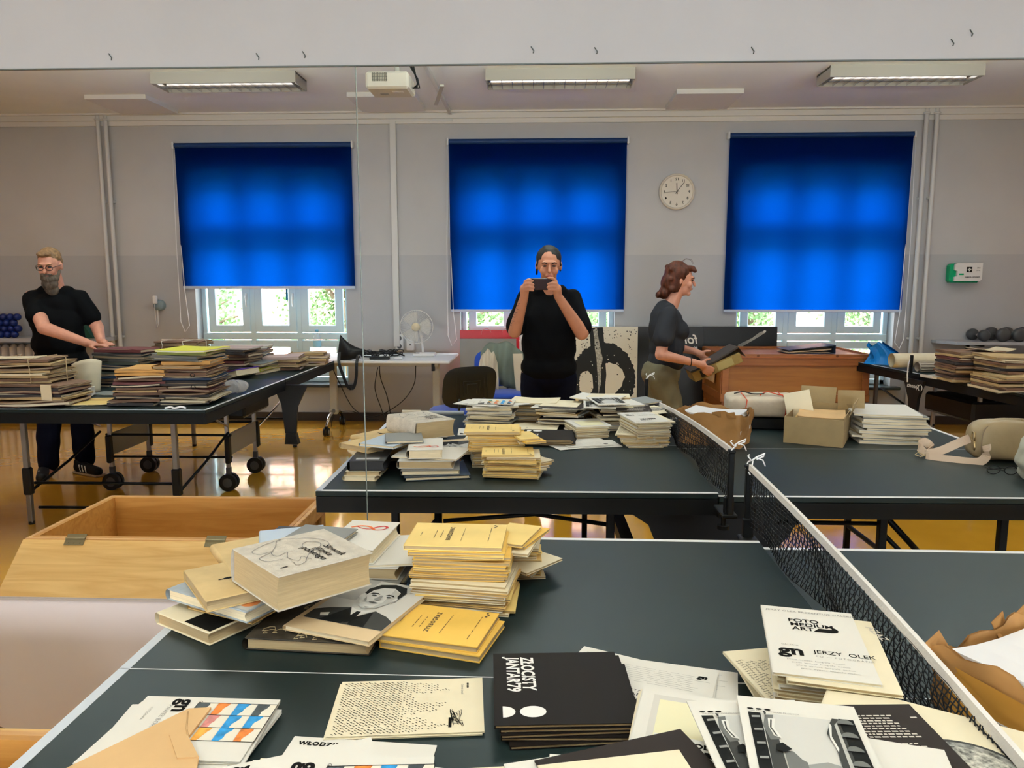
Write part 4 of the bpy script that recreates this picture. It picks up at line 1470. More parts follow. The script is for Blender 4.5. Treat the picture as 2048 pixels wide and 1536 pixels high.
# cables in a heap
for k, (x, y, lab) in enumerate(((-1.62, 5.06, 'tangled black cables in the middle of the white desk'), (-1.47, 5.20, 'coiled black cable next to the fan foot'), (-1.78, 5.16, 'looped black cable behind the black shoulder bag'))):
    b = MB()
    pts = []
    rx, ry = (.17, .13, .12)[k], (.09, .08, .07)[k]
    for i in range(110):
        a = i * .42
        m = .6 + .4 * math.sin(i * .17 + k)
        pts.append((rx * m * math.cos(a + .3 * math.sin(i * .05)), ry * m * math.sin(a), .008 + .045 * abs(math.sin(i * .11 + k)) + .012 * math.sin(i * .9)))
    b.tube(pts, .0048, 5)
    o = b.build('cable_coil', black_m, None, (x, y, .742))
    tag(o, lab, 'cable', 'cables on the white desk')
b = MB()
b.box((0, 0, .014), (.19, .055, .028), bev=.006)
o = b.build('power_adapter', black_m, None, (-1.52, 4.88, .742), (0, 0, R(4)))
tag(o, 'flat black power adapter on the white desk edge', 'adapter')
b = MB()
b.box((0, 0, .013), (.08, .04, .026), bev=.005)
o = b.build('plug', MATS['white_plastic'], None, (-1.34, 4.88, .742))
tag(o, 'white plug lying between adapter and fan', 'plug')
for pts, lab in (([(-1.55, 4.92, .66), (-1.60, 5.0, .45), (-1.57, 5.1, .25), (-1.53, 5.1, .14), (-1.50, 5.1, .10), (-1.47, 5.08, .16), (-1.49, 5.05, .35), (-1.53, 4.95, .55), (-1.52, 4.86, .68)], 'black cable loop hanging straight down under the white desk'), ([(-1.18, 4.90, .68), (-1.22, 5.0, .48), (-1.38, 5.1, .28), (-1.65, 5.15, .14), (-1.85, 5.15, .22), (-1.98, 5.1, .5), (-2.0, 4.95, .66)], 'long black cable sagging in a wide curve under the white desk'), ([(-2.10, 5.2, .02), (-2.05, 5.2, .16), (-1.85, 5.1, .20), (-1.70, 5.1, .13), (-1.58, 5.1, .12)], 'thin black cable curving up from the desk castor')):
    b = MB()
    q = [Vector(p) for p in pts]
    sm = []
    for i in range(len(q) - 1):
        p0, p1, p2, p3 = q[max(0, i - 1)], q[i], q[i + 1], q[min(len(q) - 1, i + 2)]
        for s_ in range(5):
            u = s_ / 5
            sm.append(.5 * ((2 * p1) + (p2 - p0) * u + (2 * p0 - 5 * p1 + 4 * p2 - p3) * u * u + (3 * p1 - p0 - 3 * p2 + p3) * u ** 3))
    b.tube(sm + [q[-1]], .0045, 5)
    tag(b.build('hanging_cable', black_m), lab, 'cable', 'cables under the white desk')


def strap(pts, w, t=.003, axis=(0, 0, 1)):
    """flat ribbon along pts, width along axis"""
    b = MB()
    P = smooth_pts(pts)
    vs, fs = [], []
    ax0 = Vector(axis)
    for i, p in enumerate(P):
        d = (P[min(i + 1, len(P) - 1)] - P[max(i - 1, 0)]).normalized()
        a = (ax0 - d * ax0.dot(d))
        a = a.normalized() if a.length > .05 else d.orthogonal().normalized()
        n = d.cross(a)
        for sa, sn in ((-1, -1), (1, -1), (1, 1), (-1, 1)):
            vs.append(p + a * (sa * w / 2) + n * (sn * t / 2))
    k = len(P)
    for i in range(k - 1):
        for j in range(4):
            fs.append((i * 4 + j, i * 4 + (j + 1) % 4, (i + 1) * 4 + (j + 1) % 4, (i + 1) * 4 + j))
    fs += [(0, 1, 2, 3), ((k - 1) * 4, (k - 1) * 4 + 1, (k - 1) * 4 + 2, (k - 1) * 4 + 3)]
    b.add(vs, fs)
    return b


bag = thing('shoulder_bag', 'black shoulder bag with strap hanging over the white desk edge', 'bag', (-1.78, 4.80, .74))
blk_l = M('black_leather', (.006, .006, .007), .45, bump=.2, scale=60, spec=.25)
b = MB()
b.grid(lambda u, v: ((u - .5) * .22 + .02 * math.sin(v * 6), .06 * math.cos(2 * PI * v) * math.sin(PI * min(1, max(.12, u))), .065 + (.085 * (1 - u) ** 1.6 + .045) * math.sin(2 * PI * v) + .05 * (1 - u) ** 3), 10, 14)
b.build('pouch', blk_l, bag)
strap([(-.10, -.02, .08), (-.09, -.08, -.02), (-.05, -.09, -.14), (-.01, -.09, -.24), (.04, -.09, -.25), (.07, -.09, -.15), (.075, -.08, -.02), (.08, -.02, .06)], .028, axis=(1, 0, 0)).build('strap', blk_l, bag)
b = MB()
b.tube([(.085, -.045, .05), (.105, -.045, .05), (.105, -.045, .02), (.085, -.045, .02)], .003, 4, closed=True)
b.build('buckle', chrome, bag)

bt = thing('water_bottle', 'clear plastic water bottle standing at the window behind the folder table', 'bottle', (-2.235, 5.28, .74))
pet = M('clear_plastic', (.80, .93, .97), .08, alpha=.35)
b = MB()
b.lathe([(0, 0), (.036, 0), (.04, .01), (.039, .06), (.036, .075), (.039, .09), (.04, .15), (.036, .19), (.016, .225), (.014, .24)], n=20)
b.build('bottle_body', pet, bt)
b = MB()
b.lathe([(0, .262), (.016, .262), (.017, .24), (.0, .24)], n=14)
b.build('bottle_cap', M('cap_blue', (.15, .45, .65), .4), bt)
b = MB()
b.lathe([(.0405, .09), (.0405, .15)], n=20)
b.build('bottle_label', M('bottle_label_blue', (.35, .65, .78), .5), bt)

# ------------------------------------------------------------ chairs
seat_b = M('chair_blue', (.008, .045, .30), .85, sheen=.3, bump=.15, scale=200)
shell = M('chair_shell', (.008, .008, .007), .5, spec=.3)


def chair(lab, loc, rz):
    """faces local -y"""
    t = thing('conference_chair', lab, 'chair', loc, rz)
    b = MB()
    b.grid(lambda u, v: (.23 * math.copysign(abs(math.cos(2 * PI * u)) ** .6, math.cos(2 * PI * u)) * math.sin(PI * v) ** .35, .21 * math.copysign(abs(math.sin(2 * PI * u)) ** .6, math.sin(2 * PI * u)) * math.sin(PI * v) ** .35, .465 - .035 * math.cos(PI * v) + .0), 28, 10)
    b.build('seat', seat_b, t)
    b = MB()
    b.box((0, 0, .432), (.38, .34, .014), bev=.004)
    b.build('seat_shell', shell, t)
    def bk(off, th):
        def f(u, v):
            a = 2 * PI * u
            x = .215 * math.copysign(abs(math.cos(a)) ** .55, math.cos(a)) * v
            z = .165 * math.copysign(abs(math.sin(a)) ** .55, math.sin(a)) * v
            return (x, .235 + off + .05 * (z / .165) - .5 * x * x + th * (1 - v ** 4), .68 + z)
        return f
    b = MB()
    b.grid(bk(0, -.025), 32, 6)
    b.build('backrest', seat_b, t)
    b = MB()
    b.grid(bk(.002, .020), 32, 6)
    b.build('back_shell', shell, t)
    b = MB()
    for k in range(4):
        w_, h_ = .04 + .028 * k, .05 + .022 * k
        b.tube([(-w_, .266, .66 - .5 * h_), (-w_, .272, .66 + h_), (w_, .272, .66 + h_), (w_, .266, .66 - .5 * h_)], .003, 4)
    b.build('back_rib', M('rib_dark', (.012, .012, .010), .5), t)
    for q in (-1, 1):
        b = MB()
        b.tube([(q * .20, -.20, .01), (q * .19, -.17, .42), (q * .19, .17, .42), (q * .21, .22, .01)], .011, 8)
        b.build('leg_frame', black_m, t)
        b = MB()
        b.tube([(q * .10, .15, .43), (q * .10, .25, .45), (q * .10, .265, .60)], .010, 8, flat=.7)
        b.build('back_support', black_m, t)
    return t


chair('black-backed blue chair seen from behind beside the near table corner', (-.62, 3.62, 0), R(205))
chair('blue chair with grey-green jacket over it, in front of the red poster', (-.36, 4.52, 0), R(8))
# jacket and cream garment on the second chair
jk = M('jacket_sage', (.13, .15, .12), .85, bump=.4, scale=22)
crm = M('garment_cream', (.62, .54, .42), .9, bump=.4, scale=25)


def drape(name, lab, cat, loc, w, h, mat, th=.05, seed=0, rz=0):
    b = MB()
    def f(u, v):
        x = (u - .5) * w * (1 + .12 * math.sin(v * 4 + seed))
        ph = v * PI
        z = h * (1 - abs(2 * v - 1) ** 1.5) + .012 * math.sin(u * 17 + seed + v * 5)
        y = th * math.cos(ph) * 2 + .015 * math.sin(u * 23 + v * 3 + seed)
        z -= .35 * h * (2 * abs(u - .5)) ** 2.6
        return (x, y, z)
    b.grid(f, 26, 18)
    o = b.build(name, mat, None, loc, (0, 0, rz))
    m = o.modifiers.new('s', 'SOLIDIFY')
    m.thickness = .008
    return tag(o, lab, cat)


drape('jacket', 'sage grey jacket draped over the blue chair back', 'jacket', (-.36, 4.78, .52), .46, .40, jk, .045, 1)
drape('scarf', 'cream garment hanging over the jacket on the blue chair', 'garment', (-.47, 4.74, .56), .17, .29, crm, .075, 4)
b = strap([(-.20, 4.66, .82), (-.19, 4.62, .70), (-.17, 4.58, .52), (-.12, 4.55, .32)], .09, .012, (1, .2, 0))
tag(b.build('sleeve', crm), 'cream sleeve falling down the right side of the blue chair', 'garment')
# posters standing against the window wall
def board(name, lab, x0, x1, z0, z1, y, mat, th=.02, cat='poster', rz=0):
    b = MB()
    b.box(((x1 - x0) / 2, 0, (z1 - z0) / 2), (x1 - x0, th, z1 - z0), bev=.002)
    o = b.build(name, mat, None, (x0, y, z0), (R(-2), 0, rz))
    return tag(o, lab, cat)


rp = board('poster_board', 'glossy red framed poster behind the grey board', -.815, -.205, 0, .985, 5.46, M('poster_red', (.50, .008, .015), .3, spec=.3))
b = MB()
for cx_ in (.27, .48):
    b.tube([(cx_ + .05 * math.cos(a), -.012, .955 + .045 * math.sin(a)) for a in [R(200 - 14 * k) for k in range(15)]], .0018, 4)
b.build('poster_print', M('print_pale_red', (.75, .25, .22), .4), rp)
board('backing_board', 'plain grey board standing in front of the red poster', -.805, -.235, 0, .905, 5.36, M('board_grey', (.25, .24, .235), .5, noise=.08, scale=3), cat='board')
board('backing_board', 'narrow white board edge standing beside the red poster', -.20, -.14, 0, .95, 5.42, M('board_white', (.8, .8, .8), .5), cat='board')
bw = board('poster_board', 'white poster with a thick black brush ring behind the woman taking the photograph', .30, .985, 0, 1.03, 5.36, M('poster_cream', (.80, .78, .66), .6))
pi_ = M('poster_ink', (.012, .012, .012), .55)


def jag(pts, a):
    o = []
    for i, p in enumerate(pts):
        q = pts[(i + 1) % len(pts)]
        for k in range(4):
            u = k / 4
            o.append((p[0] + (q[0] - p[0]) * u + random.uniform(-a, a), p[1] + (q[1] - p[1]) * u + random.uniform(-a, a)))
    return o


b = MB()
def pz(pts, m, lv):
    b.add([(x, -.0105 - .0004 * lv, z) for x, z in pts], [list(range(len(pts)))], m)
pz(jag(ell(.345, .50, .325, .37, 30), .010), 0, 1)
pz(jag(ell(.175, .46, .075, .125, 16), .008), 1, 2)
pz(jag([(.36, .66), (.42, .67), (.52, .62), (.56, .52), (.52, .42), (.44, .34), (.37, .30)], .008), 1, 2)
pz(jag([(.20, 1.02), (.34, 1.02), (.37, .55), (.37, .0), (.25, .0), (.24, .5)], .006), 0, 3)
pz(jag([(.24, 1.0), (.28, 1.01), (.33, .7), (.315, .45), (.30, .3), (.285, .6)], .008), 2, 4)
pz(jag([(.05, .16), (.10, .22), (.09, .0), (.03, .0)], .008), 1, 4)
for k in range(420):
    x, z = random.uniform(.01, .67), random.uniform(.02, 1.01)
    top = z > .80
    if not top and random.random() < .75:
        continue
    r_ = random.uniform(.002, .0075)
    pz([(x + r_ * math.cos(a) * random.uniform(.6, 1.4), z + r_ * math.sin(a) * random.uniform(.6, 1.6)) for a in (0, 1.2, 2.4, 3.8, 5)], 0 if top or random.random() < .4 else 1, 5)
b.build('poster_print', [pi_, M('poster_cream', ()), M('poster_grey_brush', (.42, .41, .36), .7, noise=.5, scale=60)], bw)
blk_p = M('poster_black', (.012, .012, .012), .3)
p1 = board('poster_board', 'black poster with white script behind the woman carrying the box', .99, 1.645, 0, 1.03, 5.38, blk_p)
text(p1, 'fono', .13, (.60, -.012, .86), 0, white_ink, .002, shear=.2, sx=-1, rot=(R(90), 0, 0))
text(p1, 'Muzeum', .045, (.60, -.012, .80), 0, white_ink, .001, shear=.2, sx=-1, rot=(R(90), 0, 0))
text(p1, 'wystawa', .03, (.60, -.012, .765), 0, white_ink, .001, sx=-1, rot=(R(90), 0, 0))
p2 = board('poster_board', 'wide black poster with a white brush mark behind the closed chest', 1.655, 2.41, 0, 1.025, 5.50, blk_p)
b = MB()
for k in range(7):
    q = k * .006
    b.tube([(.36, -.012, .80 + q), (.50, -.012, .88 + q * .7), (.58, -.012, .93 + q), (.64, -.012, .97 + q * .4)], .0012, 4)
b.lathe([(0, -.014), (.012, -.014)], (.625, 0, .975), 9, axis='Y')
b.build('poster_print', M('print_cream', (.75, .73, .62), .6), p2)

# ------------------------------------------------------------ gym shelf with dumbbells (right) and balls (left)
sh = thing('wall_shelf', 'grey wall shelf with rounded end carrying dark dumbbells', 'shelf', (4.03, YW, .87))
b = MB()
b.prism([(0, -.02), (.0, -.10), (.10, -.30), (.22, -.34), (1.9, -.34), (1.9, 0), (0, 0)], -.015, .015)
b.build('shelf_board', M('shelf_grey', (.40, .42, .46), .4), sh)
for x in (.36, 1.3):
    b = MB()
    b.box((x, -.16, -.025), (.03, .26, .02))
    b.box((x, -.02, -.16), (.03, .02, .28))
    b.build('bracket', black_m, sh)
sh2 = thing('wall_shelf', 'lower shelf below the dumbbells, mostly behind the folders', 'shelf', (4.25, YW, .60))
b = MB()
b.box((.8, -.17, 0), (1.6, .34, .03), bev=.003)
b.build('shelf_board', M('shelf_pale', (.66, .66, .66), .4), sh2)
b = MB()
b.box((.8, -.17, -.10), (1.6, .02, .16))
b.build('blue_panel', M('panel_blue', (.02, .08, .18), .5), sh2)
dm = M('dumbbell_grey', (.055, .055, .058), .38)
for k in range(5):
    t = thing('dumbbell', ('dark grey dumbbell at the shelf end, set back from the others', 'dark grey dumbbell, second from the shelf end', 'dark grey dumbbell, third from the shelf end', 'dark grey dumbbell, fourth along the shelf', 'dark grey dumbbell, fifth along the shelf')[k], 'dumbbell', (4.42 + .155 * k, YW - (.14 if k == 0 else .19), .885), group='dumbbells on the wall shelf')
    r_ = .058 if k == 0 else .068
    for yy in (-.10, .10):
        b = MB()
        b.lathe([(0, -.035), (r_ * .6, -.035), (r_ * .9, -.026), (r_, -.01), (r_, .01), (r_ * .9, .026), (r_ * .6, .035), (0, .035)], (0, yy, r_), 22, axis='Y')
        b.build('weight_head', dm, t)
    b = MB()
    b.cyl((0, -.08, r_), (0, .08, r_), .016, n=12)
    b.build('grip', chrome, t)
for k in range(3):
    b = MB()
    b.lathe([(0, 0), (.05, .0), (.058, .03), (.03, .07), (.028, .09), (.05, .12), (.0, .13)], n=16)
    o = b.build('white_weight', M('weight_pale', (.45, .47, .45), .5), None, (4.62 + .16 * k, YW - .2, .617))
    tag(o, 'pale vinyl weight on the lower shelf behind the folders', 'weight', 'pale weights on the lower shelf')

rk = thing('wall_shelf', 'light grey shelf at the far left holding blue spiky mats', 'shelf', (-6.0, YW, .88))
b = MB()
b.prism([(0, 0), (0, -.34), (1.30, -.34), (1.42, -.28), (1.5, -.1), (1.5, 0)], -.02, .02)
b.build('shelf_board', M('shelf_grey', ()), rk)
blue_b = M('blue_rubber', (.008, .02, .13), .25)
k = 0
t = thing('knobbly_mat', 'stack of knobbly blue rubber rollers on the far-left shelf', 'roller', (-5.7, 5.46, .90), group=None)
for row in range(4):
    for c_ in range(8):
        b = MB()
        b.lathe([(0, -.042), (.022, -.036), (.036, -.015), (.036, .015), (.022, .036), (0, .042)], (0, 0, 0), 12, axis='Y')
        o = b.build('knob', blue_b, t, (-.25 + c_ * .072 + (.036 if row % 2 else 0), -.04 + .01 * (row % 2), .036 + row * .060))
gm_ = thing('green_roller', 'dark green knobbly mat leaning behind the bearded man', 'roller', (-4.80, 5.42, .90))
b = MB()
b.prism([(-.28, 0), (.22, 0), (.0, .32), (-.28, .36)], -.06, .06, mt=Matrix.Rotation(R(90), 4, 'X'))
b.build('mat_body', M('green_foam', (.006, .045, .03), .6), gm_)
for q in range(14):
    b = MB()
    u = q % 4
    v = q // 4
    b.lathe([(0, -.085), (.02, -.08), (.03, -.06)], (-.2 + .085 * u + .02 * v, 0, .05 + .075 * v), 10, axis='Y')
    b.build('knob', M('green_foam', ()), gm_)
rd = thing('radiator', 'cast iron radiator under the far-left shelf', 'radiator', (-5.9, 5.55, .1))
for k in range(11):
    b = MB()
    b.grid(lambda u, v: (k * .085 + .035 * math.cos(2 * PI * u), .06 * math.sin(2 * PI * u), .7 * v * 1 + .0), 10, 1)
    b.lathe([(.036, 0), (.03, .03), (.01, .045), (0, .046)], (k * .085, 0, .68), 10)
    b.build('radiator_column', rad_m, rd)
# ------------------------------------------------------------ papers, books, folders
P_white = M('paper_white', (.73, .71, .645), .75)
P_cream = M('paper_cream', (.80, .72, .52), .75, noise=.05, scale=12)
P_edge = M('page_edges', (.42, .315, .175), .8, noise=.12, scale=60, stretch=(.3, .3, 8))
P_edge2 = M('page_edges_light', (.74, .64, .44), .8, noise=.15, scale=60, stretch=(.3, .3, 8))
P_yel = M('cover_yellow', (.80, .50, .10), .65, noise=.12, scale=9)
P_yel2 = M('cover_yellow_pale', (.84, .62, .22), .65, noise=.1, scale=9)
P_tan = M('cover_tan', (.64, .42, .15), .7, noise=.12, scale=10)
P_kraft = M('kraft_envelope', (.60, .38, .18), .7, noise=.08, scale=8)
P_blk = M('cover_black_brown', (.010, .007, .006), .6, spec=.08)
P_linen = M('cover_linen', (.56, .51, .43), .85, noise=.14, scale=45, bump=.25, bscale=320)
P_blue = M('cover_blue_art', (.06, .14, .22), .35)
P_ornate = M('cover_ornate', (.032, .025, .018), .4, noise=.9, scale=30)
P_grey = M('cover_grey', (.20, .20, .19), .5)
P_dkblue = M('cover_dark_blue', (.02, .035, .055), .35)

P_old = M('old_papers', (.36, .27, .17), .85, noise=.2, scale=50, stretch=(.3, .3, 8))
TT = .7612        # playing surface


def book(name, lab, w, d, t, loc, rz, cover, pages, tilt=(0, 0), group=None, cat='book', bt=.0025, over=.003):
    """hardback, origin at the bottom centre, spine along -x"""
    r = thing(name, lab, cat, loc, rz, group, rot=(tilt[0], tilt[1], rz))
    b = MB()
    b.box((0, 0, bt / 2), (w, d, bt), bev=.0006)
    b.box((0, 0, t - bt / 2), (w, d, bt), bev=.0006)
    n = 8
    pr = []
    rr_ = min(t * .5, .012)
    for k in range(n + 1):
        a = PI / 2 + PI * k / n
        pr.append((-w / 2 + .001 + rr_ * math.cos(a) * .7, t / 2 + (t / 2) * math.sin(a)))
    vs = [(x, -d / 2, z) for x, z in pr] + [(x, d / 2, z) for x, z in pr]
    b.add(vs, [(k, k + 1, n + 2 + k, n + 1 + k) for k in range(n)], 0, True)
    vs = [(x + .0022, -d / 2, z) for x, z in pr] + [(x + .0022, d / 2, z) for x, z in pr]
    b.add(vs, [(k, k + 1, n + 2 + k, n + 1 + k) for k in range(n)], 0, True)
    b.build('cover', cover, r)
    b = MB()
    x0, x1 = -w / 2 + .003, w / 2 - over
    y1 = d / 2 - over
    z0, z1 = bt, t - bt
    m = 5
    pr = [(x0, z0)] + [(x1 - .35 * min(t, .03) * math.sin(PI * k / m) * .6, z0 + (z1 - z0) * k / m) for k in range(m + 1)] + [(x0, z1)]
    vs = [(x, -y1, z) for x, z in pr] + [(x, y1, z) for x, z in pr]
    k = len(pr)
    b.add(vs, [list(range(k))[::-1], list(range(k, 2 * k))] + [(i, (i + 1) % k, k + (i + 1) % k, k + i) for i in range(k)])
    b.build('page_block', pages, r)
    return r


def booklet(name, lab, w, d, t, x, y, z, rz, cover, pages, group=None, bend=0, cat='booklet', curl=0):
    """soft booklet in one piece: cover, pages, cover; fold along -x"""
    b = MB()
    s1, s2 = random.uniform(-1, 1), random.uniform(0, 6)
    f = lambda x_, y_: bend * ((x_ / w * 2) ** 2) + curl * max(0, x_ / w * 2) ** 3 + (.0006 * math.sin(x_ * 40 + s2) if bend else 0)
    b.slab(w, d, t * .16, 5, 2, f, 0, z0=0)
    b.slab(w - .003, d - .003, t * .68, 5, 2, f, 1, z0=t * .16)
    b.slab(w, d, t * .16, 5, 2, f, 0, z0=t * .84)
    b.box((-w / 2, 0, t / 2 + bend), (.0015, d, t), 0)
    o = b.build(name, [cover, pages], None, (x, y, z), (0, 0, rz))
    return tag(o, lab, cat, group)


def edge_word(k, n, lab):
    if len(lab.split()) > 14:
        return ''
    return 'bottommost ' if k == 0 else 'topmost ' if k == n - 1 else ''


def pile(name, lab, group, n, x, y, z, w, d, t, rz, covers, pages, jit=.006, jr=3, cat='booklet', real=True, bend=0, tv=.25, lean=(0, 0), wv=.06):
    """n things lying on one another; returns the height reached"""
    for k in range(n):
        c = covers[k % len(covers)] if isinstance(covers, list) else covers
        pre = edge_word(k, n, lab)
        tt = t * random.uniform(1 - tv, 1 + tv)
        o = booklet(name, pre + lab, w * random.uniform(1 - wv, 1), d * random.uniform(1 - wv, 1), tt, x + random.uniform(-jit, jit) + lean[0] * k, y + random.uniform(-jit, jit) + lean[1] * k, z, R(rz + random.uniform(-jr, jr)) + (PI if k % 2 else 0), c, pages, group, bend=bend * random.uniform(0, 1), cat=cat)
        if real:
            add_real(o)
        z += tt + .0003 + (bend * .25 if bend else 0)
    return z


# --- left cluster: fanned old books
g = book('old_book', 'bottom cream book with black spine jutting out at the far left of the heap', .175, .23, .026, (-.657, -.750, TT), R(-31), P_cream, P_edge)
flat(g, 'cover_print', [(0, rect(-.0, -.11, .083, .11)), (1, rect(-.005, -.04, .05, -.034))], [ink, white_ink], .026)
add_real(g)
g = book('old_book', 'thin tan book just above the bottom cream and black book', .176, .21, .013, (-.610, -.725, TT + .027), R(-23), P_tan, P_edge)
add_real(g)
g = book('old_book', 'blue and grey art book under the small yellowed book', .235, .17, .024, (-.637, -.752, TT + .041), R(-27), M('cover_greyblue', (.36, .42, .47), .3, noise=.4, scale=18), P_edge2)
flat(g, 'cover_print', [(0, rect(-.115, 0, -.03, .083)), (1, rect(.05, -.08, .115, -.02)), (2, ell(.09, -.05, .02, .02))], [P_blue, M('print_pale', (.55, .55, .52), .5), M('print_orange', (.60, .20, .06), .5)], .024)
add_real(g)
g = book('old_book', 'small yellowed hardback with a worn emblem, lower left of the grey dictionary', .195, .135, .024, (-.650, -.772, TT + .066), R(-53), M('cover_ochre', (.58, .42, .20), .7, noise=.2, scale=12), P_edge)
flat(g, 'cover_emblem', [(0, ell(.0, -.0, .006, .012, 8)), (0, rect(-.002, -.020, .003, -.005)), (0, rect(-.009, .008, .012, .012))], [ink], .024)
add_real(g)

dic = book('dictionary', 'thick linen-grey dictionary with outline drawing, on top of the book heap', .190, .212, .070, (-.487, -.790, TT + .088), R(-43), P_linen, P_edge, tilt=(R(-2), R(2)))
for k, (s_, yy) in enumerate((('Słownik', .045), ('języka', .024), ('polskiego', .003))):
    text(dic, s_, .0225, (.012 - (.012, .012, .028)[k], yy, .0712), 0, ink, .0002, shear=.15)
text(dic, 'I', .020, (.058, -.082, .0712), 0, ink, .0008)
b = MB()
og = M('outline_grey', (.17, .16, .15), .7)
def ol(pts, closed=False):
    q = smooth_pts([(x, y, 0) for x, y in pts], 4)
    for i in range(len(q) - 1):
        a_, c_ = q[i], q[i + 1]
        dd = (c_ - a_)
        if dd.length < 1e-6:
            continue
        nn = Vector((-dd.y, dd.x, 0)).normalized() * .0007
        b.add([a_ - nn, c_ - nn, c_ + nn, a_ + nn], [(0, 1, 2, 3)])
ol([(-.075, -.02), (-.085, .0), (-.05, .055), (-.01, .065), (.015, .045), (.01, .02), (-.02, .01), (-.04, .03), (-.02, .05), (.0, .04)])
ol([(-.075, -.02), (-.05, -.035), (-.02, -.06), (.0, -.055), (-.01, -.03), (.02, -.045), (.045, -.035), (.03, -.02), (.055, -.012)])
ol([(-.085, .0), (-.075, -.045), (-.052, -.085), (-.03, -.08), (-.03, -.05), (-.01, -.09), (.015, -.085), (.02, -.055)])
ol([(.0, .04), (.01, .015), (.035, -.01), (.06, -.03), (.065, -.05), (.048, -.048)])
b.build('cover_drawing', og, dic, (0, 0, .0712))
add_real(dic)

# large dark ornate book and the portrait book on it
g = book('art_book', 'large dark ornate art book under the portrait book', .245, .30, .024, (-.432, -.765, TT), R(-4), P_ornate, P_edge)
b = MB()
for k in range(26):
    x0, y0 = random.uniform(-.11, .02), random.uniform(-.14, .10)
    b.tube([(x0 + .012 * math.cos(a * .9), y0 + .010 * math.sin(a * 1.1), .0245) for a in range(6)], .0010, 3)
b.build('cover_ornament', M('ornament_gold', (.45, .36, .20), .4), g)['kind'] = 'stuff'
add_real(g)
por = book('photo_book', 'thin book with a black and white portrait of a man in a suit', .194, .262, .010, (-.366, -.783, TT + .0265), R(-19), M('cover_pale_tan', (.66, .50, .30), .6), P_edge2, bt=.001)
gr = [M('tone_%d' % k, (v, v * .985, v * .92), .7, spec=.08) for k, v in enumerate((.008, .04, .12, .24, .42, .58, .74))]
face = [(-.012, .008), (-.014, -.012), (-.006, -.030), (.010, -.040), (.026, -.033), (.035, -.014), (.037, .008), (.034, .028), (.018, .040), (.0, .036), (-.010, .024)]
FX, FY = -.004, .044
F = lambda pts: [(x * 1.42 + FX, y * 1.42 + FY) for x, y in pts]
flat(por, 'cover_portrait', [
    (5, rect(-.085, -.085, .096, .130)), (4, rect(-.085, .02, -.03, .130)),
    (1, [(-.085, -.085), (-.085, -.045), (-.06, -.028), (-.018, -.012), (.01, -.055), (.040, -.012), (.075, -.028), (.096, -.045), (.096, -.085)]),
    (0, [(-.05, -.085), (-.018, -.014), (.008, -.06), (.002, -.085)]), (0, [(.018, -.085), (.012, -.055), (.038, -.016), (.055, -.085)]),
    (6, [(-.018, -.010), (.008, -.058), (.036, -.012), (.02, -.02), (-.002, -.02)]),
    (0, [(.004, -.026), (.014, -.026), (.018, -.07), (.008, -.082), (.0, -.07)]),
    (6, [(-.062, -.058), (-.045, -.050), (-.040, -.064), (-.055, -.070)]),
    (0, F([(-.016, .0), (-.020, .026), (-.010, .046), (.012, .054), (.034, .048), (.043, .030), (.041, .004), (.034, .020), (.020, .032), (.0, .030), (-.010, .018), (-.012, .002)])),
    (5, F(face)), (4, F([(.020, .036), (.034, .026), (.037, .006), (.034, -.014), (.026, -.032), (.018, -.036), (.026, -.01)])),
    (5, F(ell(-.0155, .0, .004, .009, 10))), (5, F(ell(.039, .0, .003, .009, 10))),
    (0, F([(-.008, .010), (.003, .013), (.009, .010), (.003, .0155), (-.006, .014)])), (0, F([(.017, .010), (.024, .013), (.034, .009), (.030, .0145), (.021, .0155)])),
    (1, F(ell(.001, .006, .0042, .0020, 10))), (1, F(ell(.026, .006, .0042, .0020, 10))),
    (3, F([(.012, .008), (.0155, .008), (.019, -.007), (.013, -.0105), (.008, -.007)])), (1, F([(.009, -.0085), (.013, -.0105), (.018, -.0085), (.013, -.0095)])),
    (2, F([(.004, -.018), (.013, -.0155), (.022, -.018), (.013, -.0215)])), (1, F([(.004, -.0182), (.013, -.0175), (.022, -.0182), (.013, -.019)])),
    (3, F([(-.006, -.004), (-.001, -.012), (.002, -.020), (-.004, -.016)])), (3, F([(.008, -.035), (.018, -.035), (.014, -.0385)])),
], gr, .0101)
add_real(por)

# yellow booklets in front of the tall pile (printing seen upside down from the camera)
def yellow_print(o, t, w, word='ZVRBOGRAZ', rz=R(90)):
    text(o, word, .0135, (-.012, -.040, t + .0004), rz, M('ink_brown', (.09, .06, .03), .7), .0004, space=1.15)
    for q, l_ in ((.012, .09), (-.036, .05), (-.050, .055), (.072, .10), (-.082, .03)):
        b = MB()
        n = int(l_ / .004)
        for k in range(n):
            if random.random() < .2:
                continue
            b.add([(q, -l_ / 2 + k * .004, t + .0005), (q + .0016, -l_ / 2 + k * .004, t + .0005), (q + .0016, -l_ / 2 + k * .004 + .0033, t + .0005), (q, -l_ / 2 + k * .004 + .0033, t + .0005)], [(0, 1, 2, 3)])
        b.build('small_print', M('ink_brown', ()), o)
    b = MB()
    for a_, c_ in ((.080, .052), (.083, .060), (.079, .067)):
        b.add([(a_ + .003 * math.cos(k), c_ + .003 * math.sin(k), t + .0005) for k in (0, 1, 2, 3, 4, 5)], [list(range(6))])
    b.build('emblem', M('ink_brown', ()), o)


k1 = booklet('catalogue', 'lower yellow catalogue of the pair in front of the tall yellow stack', .205, .155, .014, -.188, -.842, TT, R(-15), P_yel, P_edge, cat='booklet')
add_real(k1)
k2 = booklet('catalogue', 'upper yellow catalogue with upside-down title, right of the portrait book', .203, .152, .013, -.196, -.838, TT + .0145, R(-13), P_yel, P_edge, cat='booklet')
yellow_print(k2, .013, .2)
add_real(k2)

